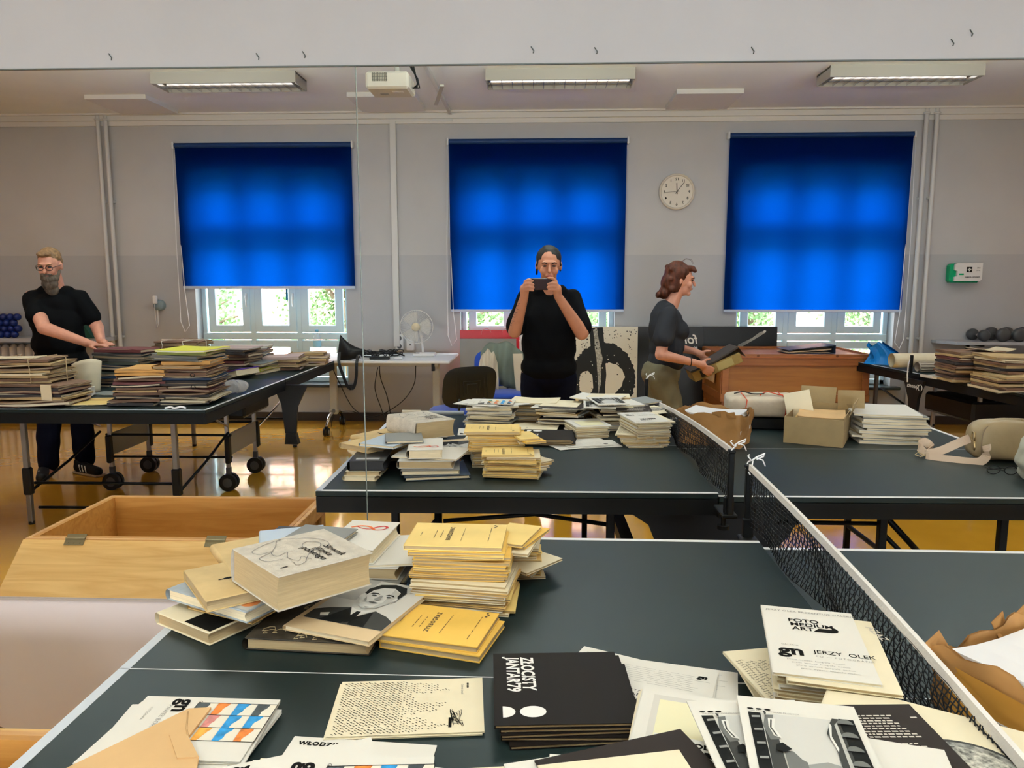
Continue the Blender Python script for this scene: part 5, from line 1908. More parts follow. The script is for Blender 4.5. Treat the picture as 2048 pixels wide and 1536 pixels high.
# tall yellow stack
z = TT
z = pile('booklet', 'thin yellowed booklet low in the tall yellow stack', 'lower booklets of the tall yellow stack', 11, -.160, -.655, z, .215, .155, .0060, -6, [P_cream, P_yel2, P_white, P_tan, P_cream], P_edge, .006, 4)
z = pile('booklet', 'mustard yellow booklet in the upper tall stack', 'upper booklets of the tall yellow stack', 9, -.168, -.640, z, .215, .155, .0068, -3, [P_yel, P_tan, P_yel, P_yel2], P_edge, .009, 4, bend=.002)
o = booklet('booklet', 'top yellow booklet of the tall stack, printed with small upside-down lines', .212, .155, .011, -.182, -.634, z, R(-2), P_yel2, P_edge)
yellow_print(o, .0112, .2, 'BRAZILBNRC')
add_real(o)
ZT = z
for k, (x, y, r_, c, lab) in enumerate(((-.035, -.575, -18, P_yel2, 'pale booklet fanned out at the right of the tall stack top'), (-.020, -.560, -24, P_yel, 'yellow booklet fanned out beneath the pale one on the tall stack'), (-.030, -.590, -12, P_cream, 'cream folded booklet poking from the right of the tall stack'))):
    add_real(booklet('booklet', lab, .08, .14, .007, x - .018, y, ZT - .012 - .008 * k, R(r_), c, P_edge))

# second, lower yellow stack nearer the mirror
z = pile('booklet', 'pale yellow booklet in the lower stack close to the mirror', 'booklets of the lower yellow stack by the mirror', 13, -.100, -.470, TT, .20, .145, .0058, 2, [P_cream, P_yel2, P_yel2, P_tan], P_edge, .010, 7)
o = booklet('booklet', 'top pale yellow booklet of the lower stack close to the mirror', .19, .14, .007, -.115, -.475, z, R(-3), P_yel2, P_edge)
yellow_print(o, .007, .19, 'FOTOGRAFIA')
add_real(o)
for k in range(4):
    add_real(booklet('booklet', 'pale booklet fanned to the right behind the tall yellow stack', .08, .13, .006, -.030 + .005 * k, -.50 - .012 * k, TT + .0065 * k + .02, R(-20 - 7 * k), (P_cream, P_white, P_tan, P_cream)[k], P_edge, 'booklets fanned right of the yellow stacks'))

# ribbon book pile
g = book('art_book', 'dark blue art book with an orange swirl beneath the white books', .235, .31, .014, (-.395, -.530, TT), R(-12), P_dkblue, P_edge2)
flat(g, 'cover_print', [(1, ell(.085, -.075, .035, .028)), (2, ell(.085, -.07, .024, .015)), (0, ell(.085, -.07, .014, .009)), (3, rect(.05, -.15, .115, -.12))], [P_dkblue, P_blue, M('print_orange', ()), M('print_paleblue', (.45, .52, .52), .4)], .0141)
add_real(g)
g = book('art_book', 'dark grey book in the middle of the white book pile', .21, .27, .018, (-.405, -.525, TT + .0145), R(-6), P_grey, P_edge2)
add_real(g)
g = book('art_book', 'pale grey book under the wide white booklet', .20, .22, .028, (-.415, -.520, TT + .033), R(-2), M('cover_pale_grey', (.55, .54, .50), .5), P_edge)
add_real(g)
add_real(booklet('booklet', 'wide white booklet directly beneath the ribbon book', .25, .20, .006, -.405, -.535, TT + .0615, R(10), P_white, P_edge2))
g = book('ribbon_book', 'small thick white book with a red ribbon figure on its cover', .125, .205, .034, (-.425, -.520, TT + .068), R(-7), P_white, P_edge2)
b = MB()
rib = smooth_pts([(-.045, .045, 0), (-.025, .060, 0), (.0, .055, 0), (.018, .035, 0), (.035, .038, 0), (.045, .052, 0), (.035, .064, 0), (.018, .055, 0), (.008, .040, 0), (-.012, .040, 0), (-.035, .055, 0)], 6)
for i in range(len(rib) - 1):
    a_, c_ = rib[i], rib[i + 1]
    nn = Vector((-(c_ - a_).y, (c_ - a_).x, 0)).normalized() * (.0035 if i % 30 < 18 else .0018)
    b.add([a_ - nn, c_ - nn, c_ + nn, a_ + nn], [(0, 1, 2, 3)], 1 if i < 20 else 0)
b.build('cover_ribbon', [M('ribbon_red', (.55, .02, .02), .4), M('ribbon_orange', (.80, .16, .02), .4)], g, (0, 0, .0347))
add_real(g)
# black box book pile by the corner nearest the mirror
add_real(book('paperback', 'lowest cream paperback at the table corner nearest the mirror', .118, .19, .017, (-.638, -.450, TT), R(2), P_cream, P_edge2, bt=.001))
add_real(book('paperback', 'second cream paperback at the table corner nearest the mirror', .125, .18, .015, (-.634, -.452, TT + .0175), R(-2), P_cream, P_edge, bt=.001))
g = book('box_book', 'black boxed book with two grey labels at the table corner by the mirror', .130, .19, .036, (-.622, -.465, TT + .033), R(-3), M('box_black', (.010, .010, .011), .4, spec=.3), M('box_black', ()))
flat(g, 'cover_label', [(0, rect(-.03, -.08, .035, -.055)), (0, rect(-.045, .045, .04, .070))], [M('label_grey2', (.35, .35, .36), .4)], .0361)
add_real(g)
add_real(book('old_book', 'tan hardback tilted behind the dictionary towards the mirror', .16, .22, .022, (-.640, -.620, TT + .070), R(35), M('cover_ochre', ()), P_edge))
add_real(book('old_book', 'white and blue book peeping out behind the dictionary', .15, .19, .012, (-.575, -.575, TT + .093), R(20), M('cover_white_blue', (.50, .60, .70), .35), P_edge2))
add_real(book('old_book', 'dark slim book behind the dictionary beside the white and blue book', .14, .16, .010, (-.520, -.585, TT + .106), R(-12), P_grey, P_edge2))
add_real(booklet('magazine', 'grey magazine with a drawn face, between the dictionary and the mirror', .22, .17, .006, -.335, -.79, TT + .0375, R(12), P_grey, P_edge2)) if False else None

# --- middle row
def dashes(o, t, w, h):
    b = MB()
    for i in range(46):
        for j in range(22):
            x, y = -w / 2 + .006 + i * .0050, -h / 2 + .006 + j * .0071 + (.0016 * (i % 3))
            if x > w / 2 - .075 + .03 * math.sin(j * .8) + .012 * (j % 3) - .03:
                continue
            l_ = .0040 if x < -.02 else .0028
            if random.random() < .10:
                continue
            b.add([(x, y, t), (x + l_, y - l_ * .7, t), (x + l_ + .0006, y - l_ * .7 + .0012, t), (x + .0006, y + .0012, t)], [(0, 1, 2, 3)])
    b.build('dash_pattern', ink, o)


for k in range(2):
    o = booklet('programme', ('lower patterned programme beneath the other, left of the black booklets', 'patterned programme with slanting dashes and an ink scribble, left of the black booklets')[k], .246, .165, .0022, -.214 - .003 * (1 - k), -1.097 - .003 * (1 - k), TT + .0025 * k, R(5.5), P_cream, P_white)
    add_real(o)
dashes(o, .0027, .246, .165)
for q in (-.012, -.006, 0):
    flat(o, 'dot', [(0, ell(.097, .064 + q, .0022, .0022, 8))], [ink], .0023)
b = MB()
for k in range(9):
    pts = smooth_pts([(.078 + random.uniform(-.012, .012), -.045 + random.uniform(-.02, .03), 0) for _ in range(4)], 4)
    for i in range(len(pts) - 1):
        nn = Vector((.0004, .0004, 0))
        b.add([pts[i] - nn, pts[i + 1] - nn, pts[i + 1] + nn, pts[i] + nn], [(0, 1, 2, 3)])
b.add([(x, y, 0) for x, y in rect(.066, -.068, .071, -.040)], [(0, 1, 2, 3)])
b.build('ink_scribble', ink, o, (0, 0, .0027))
text(o, 'Galeria Sztuki', .006, (.086, .062, .0027), R(-90), ink_g)

zb = TT
for k in range(5):
    dx, dy, dr = ((.018, -.010, 3), (.014, -.006, -2), (.006, -.003, 2), (.008, -.001, 0), (0, 0, 0))[k]
    o = booklet('black_booklet', ('black booklet at the base of the five, right of the patterned programme', 'second black booklet up in the stack of five', 'middle black booklet in the stack of five', 'black booklet just below the titled one', 'black booklet titled in white, topmost of the black stack')[k], .222, .228, .0058, .037 + dx, -1.070 + dy, zb, R(4 + dr), P_blk, P_edge)
    add_real(o)
    zb += .0061
jb = M('jantar_white', (.88, .87, .84), .6)
text(o, 'ZŁOCISTY', .031, (-.062, .098, .0062), R(-90), jb, .0009, sx=.78, shear=.1)
text(o, "JANTAR'79", .031, (-.088, .098, .0062), R(-90), jb, .0009, sx=.78, shear=.1)
flat(o, 'cover_emblem', [(0, ell(-.050, -.078, .021, .016, 22)), (0, [(-.098, -.062)] + [(-.098 + .021 * math.sin(R(a)) * .95, -.078 + .016 * math.cos(R(a))) for a in range(0, 181, 15)] + [(-.098, -.094)])], [jb], .0060)

# leaflets right of the black stack
for k, (x, y, r_, lab) in enumerate(((.245, -1.010, -14, 'lined leaflet sticking out beneath the printed leaflets'), (.150, -.985, -26, 'white leaflet whose corner shows above the black booklets'), (.205, -1.015, -17, 'second printed leaflet right of the black booklets'), (.200, -1.020, -19, 'top printed leaflet with faint lines, right of the black booklets'))):
    o = booklet('leaflet', lab, .205, .148, .0012, x, y, TT + .0015 * k, R(r_), P_white, P_white, cat='leaflet')
    add_real(o)
    b = MB()
    for j in range(9):
        x0 = -.09
        while x0 < .06:
            l_ = random.uniform(.01, .04)
            b.add([(x0, .055 - j * .0065, .0015), (x0 + l_, .055 - j * .0065, .0015), (x0 + l_, .0557 - j * .0065, .0015), (x0, .0557 - j * .0065, .0015)], [(0, 1, 2, 3)])
            x0 += l_ + .006
    b.build('faint_lines', ink_g, o)
text(o, 'gn', .017, (.070, .052, .0016), 0, ink, .0012, shear=.2)
text(o, 'WYSTAWA', .0085, (-.050, -.030, .0016), 0, ink, 0, space=1.4)
text(o, 'W MAREK', .0125, (-.060, -.044, .0016), 0, ink, .0001, space=1.2)
text(o, 'SONKA', .0125, (-.060, -.060, .0016), 0, ink, .0001, space=1.7)

# --- the gallery sheets with colour strips
def strips(o, t, ox, oy, cw=.033, chh=.034, cols=4, rows=3):
    pal = [M('strip_orange', (.70, .19, .03), .5, noise=.5, scale=60), M('strip_blue', (.02, .26, .58), .5, noise=.5, scale=60), M('strip_dark', (.04, .05, .055), .5, noise=.5, scale=60), M('strip_pink', (.60, .22, .20), .5, noise=.4, scale=60), M('strip_green', (.06, .22, .14), .5, noise=.5, scale=60), M('strip_amber', (.75, .34, .05), .5, noise=.4, scale=60)]
    cell = [M('strip_paper', (.80, .76, .64), .6)]
    order = [[2, 0, 1, 2], [5, 3, 1, 1], [4, 5, 1, 0]]
    ps = []
    for r_ in range(rows):
        for c in range(cols):
            x0, y0 = ox + c * cw, oy - r_ * chh
            ps.append((6, rect(x0 + .0006, y0 - chh + .0006, x0 + cw - .0006, y0 - .0006)))
            j = [x0 + cw * (.34 + .05 * q_ + random.uniform(-.05, .06)) for q_ in range(7)]
            ps.append((order[r_ % 3][c % 4], [(x0 + .0006, y0 - .0006), (x0 + .0006, y0 - chh + .0006)] + [(j[k], y0 - chh + .0006 + (chh - .0012) * k / 6) for k in range(7)]))
    b = MB()
    for k, (mi, pts) in enumerate(ps):
        b.add([(x, y, t + .0003 + (.0002 if k % 2 else 0)) for x, y in pts], [list(range(len(pts)))], mi)
    W_, H_ = cols * cw, rows * chh
    for c in range(0, cols + 1, cols):
        b.box((ox + c * cw, oy - H_ / 2, t + .0006), (.0009, H_, .0003), 7)
    for r_ in range(rows + 1):
        b.box((ox + W_ / 2, oy - r_ * chh, t + .0006), (W_, .0009, .0003), 7)
    b.build('picture_strips', pal + cell + [ink], o)


def gn_sheet(lab, x, y, z, rz, full=True, real=True):
    o = booklet('gallery_sheet', lab, .225, .165, .0022, x, y, z, R(rz), P_white, P_white, cat='sheet')
    text(o, 'gn', .040, (-.052, .075, .0026), R(-90), ink, .0013)
    text(o, 'GALERIA', .0075, (-.018, .072, .0026), R(-90), ink, 0, space=1.4)
    text(o, 'PAWEŁ BORKOWSKI', .0105, (-.064, .058 if full else .02, .0026), R(-90), ink_g, 0, space=1.1)
    text(o, 'FOTOGRAFIA', .006, (-.090, .050, .0026), R(-90), ink_g, 0)
    if full:
        strips(o, .0023, -.018, .066)
    if real:
        add_real(o)
    return o


for k in range(6):
    o = booklet('gallery_sheet', 'white gallery sheet under the colour-strip sheet at the table edge', .225, .165, .0022, -.548 + random.uniform(-.014, .012), -1.200 + random.uniform(-.008, .006), TT + .0026 * k, R(random.uniform(-7, 4)), P_white, P_edge2, 'gallery sheets under the colour-strip sheet', cat='sheet')
    add_real(o)
gn_sheet('gallery sheet with colour strips and gn logo, half under the brown envelope', -.540, -1.192, TT + .0165, -1)
env = thing('envelope', 'brown paper envelope with torn flap lying across the colour-strip sheet', 'envelope', (-.566, -1.292, TT + .0205))
ep = [(x + .566, y + 1.292) for x, y in ((-.562, -1.152), (-.527, -1.147), (-.527, -1.228), (-.488, -1.278), (-.45, -1.40), (-.60, -1.47), (-.70, -1.36))]
b = MB()
b.prism(ep, 0, .004)
b.tube([(ep[2][0], ep[2][1], .0045), (ep[2][0] - .012, ep[2][1] + .02, .0045), (ep[0][0] + .004, ep[0][1] - .01, .0045)], .0012, 4)
b.build('envelope_body', P_kraft, env)
b = MB()
b.prism([(ep[2][0] - .030, ep[2][1] + .002), ep[2], ep[3], (ep[3][0] - .03, ep[3][1] - .004)], .004, .0062)
b.build('flap', P_kraft, env)
add_real(env)

# --- pile A at the bottom middle
o = booklet('printed_sheet', 'white sheet lettered WŁODZI showing between the gallery piles', .225, .165, .0016, -.272, -1.275, TT, R(-4), P_white, P_white, cat='sheet')
text(o, 'WŁODZIMIERZ', .0125, (-.100, .062, .002), 0, ink, .0007, space=1.2)
flat(o, 'bar_print', [(0, [(-.104, .055), (-.082, .055), (-.090, .038), (-.104, .030)]), (0, rect(-.070, .044, -.046, .055)), (0, rect(-.040, .044, -.01, .055))], [ink], .0017)
add_real(o)
o = booklet('printed_sheet', 'cream sheet marked FO lying below the patterned programme', .225, .165, .0016, -.020, -1.345, TT + .012, R(7), P_cream, P_white, cat='sheet')
text(o, 'FOTO', .012, (-.040, .055, .002), R(-90), ink_g, .0003)
add_real(o)
z = pile('magazine', 'magazine in the front pile beneath the second colour-strip sheet', 'magazines in the front middle pile', 13, -.245, -1.475, TT + .002, .225, .17, .0070, 0, [P_white, P_cream, P_white, P_grey, P_white], P_edge2, .022, 14, bend=.002)
for x, y, r_, full, lab in ((-.180, -1.485, -30, False, 'tilted gallery sheet corner pointing right under the front colour-strip sheet'), (-.293, -1.470, 22, False, 'tilted gallery sheet with gn logo behind the front colour-strip sheet'), (-.236, -1.485, 4, True, 'topmost front gallery sheet with four columns of colour strips')):
    gn_sheet(lab, x, y, z, r_, full)
    z += .004

# --- FOTO MEDIUM ART stack
for k in range(8):
    o = booklet('booklet', 'narrow booklet fanned out on the left side of the tall cream stack', .15, .225, .0050, .452 - .004 * (k % 4) - .002 * k, -1.055 - .003 * k, TT + .0065 * k, R(-4 + 2.2 * k), (P_cream, P_white, P_tan, P_cream)[k % 4], P_edge, 'booklets fanned at the left of the tall cream stack')
    add_real(o)
    if k >= 5:
        dashes(o, .0053, .15, .16)
z = pile('booklet', 'cream booklet in the tall stack under the lettered booklet by the net', 'booklets of the tall cream stack', 12, .472, -1.072, TT + .0005, .150, .225, .0046, -10, [P_cream, P_white, P_cream, P_tan], P_edge, .006, 3)
z = TT + .055
z = pile('booklet', 'upper cream booklet of the tall stack under the lettered booklet', 'upper booklets of the tall cream stack', 7, .468, -1.065, z, .155, .24, .0062, -11, [P_cream, P_white, P_cream], P_edge, .004, 3)
o = booklet('booklet', 'cream booklet with faint marks just under the lettered booklet', .160, .250, .006, .482, -1.080, z, R(-13), P_cream, P_edge)
add_real(o)
text(o, 'AZAZ', .02, (.066, .10, .0064), R(-70), M('ink_faint', (.55, .50, .42), .7), .0002)
z += .0062
o = booklet('exhibition_catalogue', 'cream catalogue lettered FOTO MEDIUM ART on the stack beside the net', .154, .252, .005, .460, -1.062, z, R(-12), P_white, P_edge2)
for k, (s_, xx, yy) in enumerate((('FOTO', -.036, .066), ('MEDIUM', -.034, .050), ('ART', -.032, .034))):
    text(o, s_, .0185, (xx, yy, .0054), 0, ink, .0004, sx=1.02)
flat(o, 'logo_swoosh', [(0, [(.002, .033), (.030, .033), (.040, .036), (.044, .043), (.040, .052), (.034, .057), (.033, .047), (.012, .047)])], [ink], .0052)
text(o, 'JERZY OLEK PREZENTUJE GALERIĘ', .0088, (-.070, .106, .0054), 0, ink_g, .0001, space=1.12)
text(o, 'GALERIA', .006, (-.056, -.028, .0054), 0, ink_g, 0, space=1.2)
text(o, 'gn', .042, (-.062, -.060, .0054), 0, ink, .0015)
text(o, 'JERZY  OLEK', .0165, (-.008, -.048, .0054), 0, ink, .0001)
text(o, 'FO — FOTOGRAFIA', .0075, (-.006, -.060, .0054), 0, ink_g, 0, space=1.35)
for j in range(4):
    text(o, 'galeria  wystawa  fotografia  medium', .0052, (-.052 + .006 * j, -.078 - .009 * j, .0054), 0, ink_g, 0, space=1.1, name='small_print')
add_real(o)

# --- piles B and C, right foreground
pile('magazine', 'cream booklet in the short stack between the black booklets and the front prints', 'cream booklets of the short front stack', 8, .222, -1.225, TT + .001, .16, .20, .0055, -13, [P_cream, P_cream, P_white], P_edge, .007, 4)
o = booklet('booklet', 'cream booklet with a framed yellow picture on the short front stack', .17, .20, .005, .226, -1.235, TT + .050, R(-15), P_white, P_edge2)
flat(o, 'cover_print', [(0, rect(-.065, -.04, .075, .085)), (1, rect(-.055, -.04, .065, .072))], [M('frame_tone', (.62, .60, .54), .6), M('pale_yellow', (.80, .76, .50), .6)], .0051)
add_real(o)
z = pile('magazine', 'magazine in the front pile under the blank cream sheet', 'magazines in the front pile by the blank sheet', 10, .115, -1.475, TT + .014, .21, .20, .0075, 8, [P_grey, P_white, P_tan, P_blk], P_edge2, .020, 13, bend=.002)
for nm, lab, w, d, x, y, r_, c in (('patterned_sheet', 'sheet with dash pattern under the brown-black sheet at the bottom', .20, .19, .080, -1.452, 16, P_white), ('printed_sheet', 'white sheet with bold letters left of the front street photographs', .19, .17, .225, -1.425, -16, P_white), ('dark_sheet', 'brown-black sheet slanting behind the blank cream sheet', .21, .17, .125, -1.428, 21, M('sheet_brown', (.022, .016, .014), .6, spec=.08)), ('blank_sheet', 'blank cream sheet at the bottom edge in front of the brown-black sheet', .185, .20, .112, -1.478, 12, P_cream)):
    o = booklet(nm, lab, w, d, .0020, x, y, z, R(r_), c, P_white, cat='sheet')
    if nm == 'patterned_sheet':
        dashes(o, .0024, .2, .19)
    if nm == 'printed_sheet':
        text(o, 'WŁODZIMIERZ', .014, (-.065, .066, .0023), 0, ink, .0008, space=1.1)
        flat(o, 'bar_print', [(0, rect(-.065, .048, -.035, .060)), (0, rect(-.028, .048, -.004, .060))], [ink], .002)
        text(o, 'IMIERZ', .014, (-.055, .030, .0023), 0, ink, .0008)
    add_real(o)
    z += .0023
z = pile('magazine', 'magazine in the thick front pile under the street photographs', 'magazines in the thick front right pile', 13, .375, -1.425, TT + .001, .19, .21, .0085, -6, [P_grey, P_cream, P_white, P_blk, P_tan], P_edge2, .022, 13, bend=.002)


def street(o, t, w=.132, h=.19):
    """black and white street with arches, printed flat"""
    X = lambda u: -w / 2 + u * w
    Yv = lambda v: .085 - (1 - v) * h * .80
    q = lambda pts: [(X(u), Yv(v)) for u, v in pts]
    ps = [(5, q([(0, 0), (1, 0), (1, 1), (0, 1)])), (0, q([(0, 0), (.12, 0), (.12, 1), (0, 1)])), (1, q([(.12, 0), (.26, .0), (.24, .62), (.13, .8)])),
          (2, q([(.12, .8), (.16, .97), (.24, .98), (.20, .80), (.26, .62), (.16, .60)])), (6, q([(.18, .92), (.25, .92), (.22, .78), (.27, .64), (.20, .66), (.17, .80)])),
          (1, q([(.20, .90), (.215, .90), (.195, .78), (.235, .66), (.22, .66), (.18, .78)])),
          (2, q([(.26, .0), (.26, .46), (.34, .46), (.40, .36), (.44, .33), (.44, 0)])), (3, q([(.44, 0), (.44, .30), (.62, .36), (.72, .33), (.72, 0)])),
          (0, q([(.30, .0), (.30, .20), (.34, .24), (.38, .20), (.38, 0)])), (1, q([(.48, 0), (.48, .14), (.52, .18), (.56, .14), (.56, 0)])), (1, q([(.60, 0), (.60, .12), (.64, .16), (.68, .12), (.68, 0)])),
          (1, q([(.72, 0), (.74, .56), (.70, .76), (.76, .92), (.80, 1), (1, 1), (1, 0)])), (6, q([(.715, .70), (.74, .86), (.76, .92), (.77, .88), (.735, .72), (.76, .55), (.745, .5)])),
          (4, q([(.79, 0), (.80, .90), (.83, .94), (.83, 0)])), (0, q([(.86, 0), (.86, 1), (1, 1), (1, 0)])), (0, q([(.20, .52), (.26, .55), (.33, .47), (.26, .42), (.18, .44)])),
          (1, q([(.155, .93), (.17, .97), (.165, 1), (.14, 1)]))]
    for k in range(5):
        ps.append((2, [(x, y) for x, y in ell(X(.90), Yv(.14 + .19 * k), .010, .011, 12, 0, 180)]))
        ps.append((3, q([(.02, .1 + .19 * k), (.10, .11 + .19 * k), (.10, .14 + .19 * k), (.02, .13 + .19 * k)])))
    flat(o, 'street_print', ps, gr, t)
    flat(o, 'dot', [(0, ell(X(.03) + k * .011, Yv(1.06), .0042, .0020, 10)) for k in range(3)], [ink], t)
    text(o, 'GALERIA FOTOGRAFII MŁODYCH', .0042, (X(.02), Yv(1.02), t + .0004), 0, ink_g, 0, name='small_print')


o = booklet('printed_sheet', 'cream sheet with an engraved oval medal beside the net', .26, .20, .002, .508, -1.322, TT + .098, R(-30), P_cream, P_white, cat='sheet')
flat(o, 'medal_print', [(0, ell(.060, -.015, .062, .046, 30)), (1, ell(.060, -.015, .056, .041, 30)), (2, ell(.060, -.015, .044, .031, 26))], [gr[1], M('medal_tone', (.28, .27, .24), .5, noise=.9, scale=90), M('medal_relief', (.38, .36, .31), .5, noise=1.0, scale=140)], .0022)
add_real(o)
o = booklet('programme', 'brown-black programme with columns of small white type under the street print', .165, .23, .002, .452, -1.362, TT + .106, R(3), M('sheet_brown', ()), P_white, cat='sheet')
b = MB()
for blk_, (x0, x1, y0, n) in enumerate(((-.035, .035, .085, 9), (-.01, .045, .02, 5), (.066, .071, .08, 1))):
    for j in range(n):
        x = x0 + .002 * j
        while x < x1 + .002 * j:
            l_ = random.uniform(.003, .009)
            b.add([(x, y0 - .0062 * j, .0024), (x + l_, y0 - .0062 * j, .0024), (x + l_, y0 + .0028 - .0062 * j, .0024), (x, y0 + .0028 - .0062 * j, .0024)], [(0, 1, 2, 3)])
            x += l_ + .002
b.build('small_print', M('print_cream2', (.60, .55, .48), .6), o)
text(o, 'R s 3 i', .026, (.035, -.035, .0025), R(-60), white_ink, .001)
add_real(o)
z = TT + .1180
o = booklet('street_print_sheet', 'left white sheet printed with an arched street, partly covered', .152, .245, .0022, .292, -1.385, z, R(3), P_white, P_edge2, cat='sheet')
street(o, .0024)
add_real(o)
o = booklet('street_print_sheet', 'front white sheet printed with an arched street and three dots', .152, .250, .003, .333, -1.408, z + .0125, R(-9), P_white, P_edge2, cat='sheet')
street(o, .0032)
add_real(o)
# the reflected pile's folded newspapers sit towards the camera
for k, (x, y, r_, lab, c) in enumerate(((.30, -1.545, 24, 'folded white newspaper on the far side of the thick front pile', P_white), (.47, -1.540, -20, 'grey magazine slipping from the thick front pile to the net', P_grey), (-.02, -1.575, 8, 'cream magazine on the pile left of the thick front pile', P_cream))):
    add_real(booklet('newspaper', lab, .24, .18, .006, x, y, TT + (.122, .105, .10)[k], R(r_), c, P_edge2, bend=.006, cat='newspaper'))
pile('magazine', 'dark magazine supporting the cream one at the far table edge', 'magazines at the near table edge', 12, -.02, -1.590, TT + .001, .23, .17, .0078, 6, [P_blk, P_tan, P_grey, P_white], P_edge, .012, 8, bend=.001)
pile('magazine', 'magazine under the folded newspaper at the near table edge', 'magazines under the folded newspaper', 12, .33, -1.600, TT + .001, .26, .13, .0094, 6, [P_tan, P_white, P_grey, P_cream], P_edge, .012, 6, bend=.001)
tb = thing('poster_tube', 'grey tube with a tan cap on the near table corner', 'tube', (-.60, -1.70, TT + .016), 0)
b = MB()
b.cyl((-.04, 0, 0), (.20, 0, 0), .012, n=14)
b.build('tube_body', M('tube_grey', (.33, .35, .37), .35), tb)
b = MB()
b.cyl((-.13, 0, 0), (-.03, 0, 0), .0155, n=14)
b.build('tube_cap', M('tube_tan', (.45, .38, .28), .6), tb)
add_real(tb)

# --- brown paper parcel of sheets behind the net (right table half, slightly lower)
TR = .7465
par = thing('paper_parcel', 'torn open brown paper parcel full of white sheets, right of the net', 'parcel', (.800, -1.150, TR), R(28))
krp = M('parcel_kraft', (.36, .18, .06), .45, noise=.2, scale=9, bump=.15, bscale=12)
hw, hd = .135, .105


def side(u, v, off=0):
    a = u * 4
    k = int(a) % 4
    f_ = a - int(a) if u < 1 else 0
    c = [(-hw, hd), (-hw, -hd), (hw, -hd), (hw, hd)]
    p, q_ = c[k], c[(k + 1) % 4]
    x, y = p[0] + (q_[0] - p[0]) * f_, p[1] + (q_[1] - p[1]) * f_
    s_ = 1 + .05 * v + .04 * math.sin(u * 31) * v + off
    crum = .006 * math.sin(u * 47 + v * 5) * math.sin(v * 9 + u * 13)
    return (x * s_ + crum, y * s_ - crum, .15 * v + .009 * math.sin(u * 25) * v ** 4 + .006 * math.sin(u * 71) * v ** 4)


b = MB()
b.grid(lambda u, v: side(u, v), 48, 10)
b.grid(lambda u, v: side(u, v, -.03), 48, 10)
b.box((0, 0, .003), (2 * hw - .01, 2 * hd - .01, .006))
b.build('wrapping', krp, par)
for cx_, cy_, a_ in ((-hw, hd, 1), (.03, hd, .6), (.09, hd, .7)):
    b = MB()
    b.add([(cx_ - .012, cy_, .13), (cx_ + .04 * a_, cy_ + .01, .135), (cx_ + .022, cy_ + .018, .165), (cx_ - .018, cy_ + .012, .155)], [(0, 1, 2, 3)])
    b.add([(cx_ - .012, cy_ - .001, .13), (cx_ + .04 * a_, cy_ + .009, .135), (cx_ + .022, cy_ + .017, .165), (cx_ - .018, cy_ + .011, .155)], [(3, 2, 1, 0)])
    b.build('torn_flap', krp, par)
b = MB()
b.add([(-hw - .009, -.08, .045), (-hw - .011, .075, .06), (-hw - .010, .085, .135), (-hw - .012, -.06, .125)], [(0, 1, 2, 3)])
b.build('packing_tape', M('brown_tape', (.46, .22, .04), .12, coat=.5), par)
for k in range(9):
    b = MB()
    dx = -.002 * (k % 3)
    b.slab(.248, .192, .0142, 4, 3, lambda x, y: .006 * (x / .1) ** 2, 0, cx=.006 + dx)
    b.build('paper_ream', M('office_white', (.80, .81, .83), .6), par, (.004 * (k % 2), 0, .008 + .0145 * k))
b = MB()
b.slab(.12, .09, .002, 4, 3, lambda x, y: .004 * math.sin(x * 30))
b.build('plastic_flap', M('plastic_grey', (.5, .5, .5), .15, alpha=.5), par, (-hw - .006, -.05, .045), (0, R(62), 0))
add_real(par)

# ------------------------------------------------------------ the mirror images of everything on the near table
from collections import defaultdict
convert_texts()
KIDS = defaultdict(list)
for o in bpy.data.objects:
    if o.parent:
        KIDS[o.parent.name].append(o)


def copy_tree(o, parent=None):
    c = o.copy()
    COL.objects.link(c)
    c.parent = parent
    for k in KIDS[o.name]:
        copy_tree(k, c)
    return c


MIRL = {'dark green table tennis table nearest the camera, laden with books and prints': 'mirrored image of the near table, its white edge line towards the viewer',
        'sagging black table tennis net with white top tape clamped across the near table': 'mirrored net running back from the post beside the real one'}
for o in list(REAL):
    c = copy_tree(o)
    e = o.rotation_euler
    c.location = (o.location.x, -o.location.y, o.location.z)
    c.rotation_euler = (-e.x, e.y, -e.z)
    c.scale = (o.scale.x, -o.scale.y, o.scale.z)
    lb = o['label']
    c['label'] = MIRL.get(lb, 'mirrored ' + lb)
    if 'group' in o:
        c['group'] = o['group'] + ' in the mirror'

# ------------------------------------------------------------ things seen only in the mirror: right half of the near table
CB = M('cardboard', (.31, .22, .11), .8, noise=.08, scale=20)
CBd = M('cardboard_dark', (.30, .20, .10), .8)
bx_ = thing('cardboard_box', 'open cardboard box with raised flaps and papers behind the net, in the mirror', 'box', (1.29, 1.235, TR), R(-27))
for nm, c, s_, m in (('wall', (0, -.155, .06), (.25, .004, .12), 0), ('wall', (0, .155, .075), (.25, .004, .15), 0), ('wall', (-.123, 0, .06), (.004, .31, .12), 0), ('wall', (.123, 0, .065), (.004, .31, .13), 0), ('base', (0, 0, .003), (.246, .306, .005), 1)):
    b = MB()
    b.box(c, s_, m)
    b.build(nm, [CB, CBd], bx_)
for c, s_, ro_ in (((-.03, .19, .18), (.16, .003, .085), (R(-25), 0, 0)), ((.12, .165, .17), (.12, .003, .09), (R(-10), 0, R(20))), ((.145, .03, .155), (.003, .22, .06), (0, R(15), 0))):
    b = MB()
    b.box((0, 0, 0), s_)
    b.build('flap', CB, bx_, c, ro_)
for k in range(6):
    o = booklet('envelope', 'brown envelope heaped inside the open cardboard box', .20, .25, .014, 1.285 + .01 * (k % 3), 1.235, TR + .010 + .019 * k, R(-27 + 3 * (k % 3)), P_kraft if k % 2 else P_tan, P_edge, 'envelopes in the cardboard box', bend=.005)
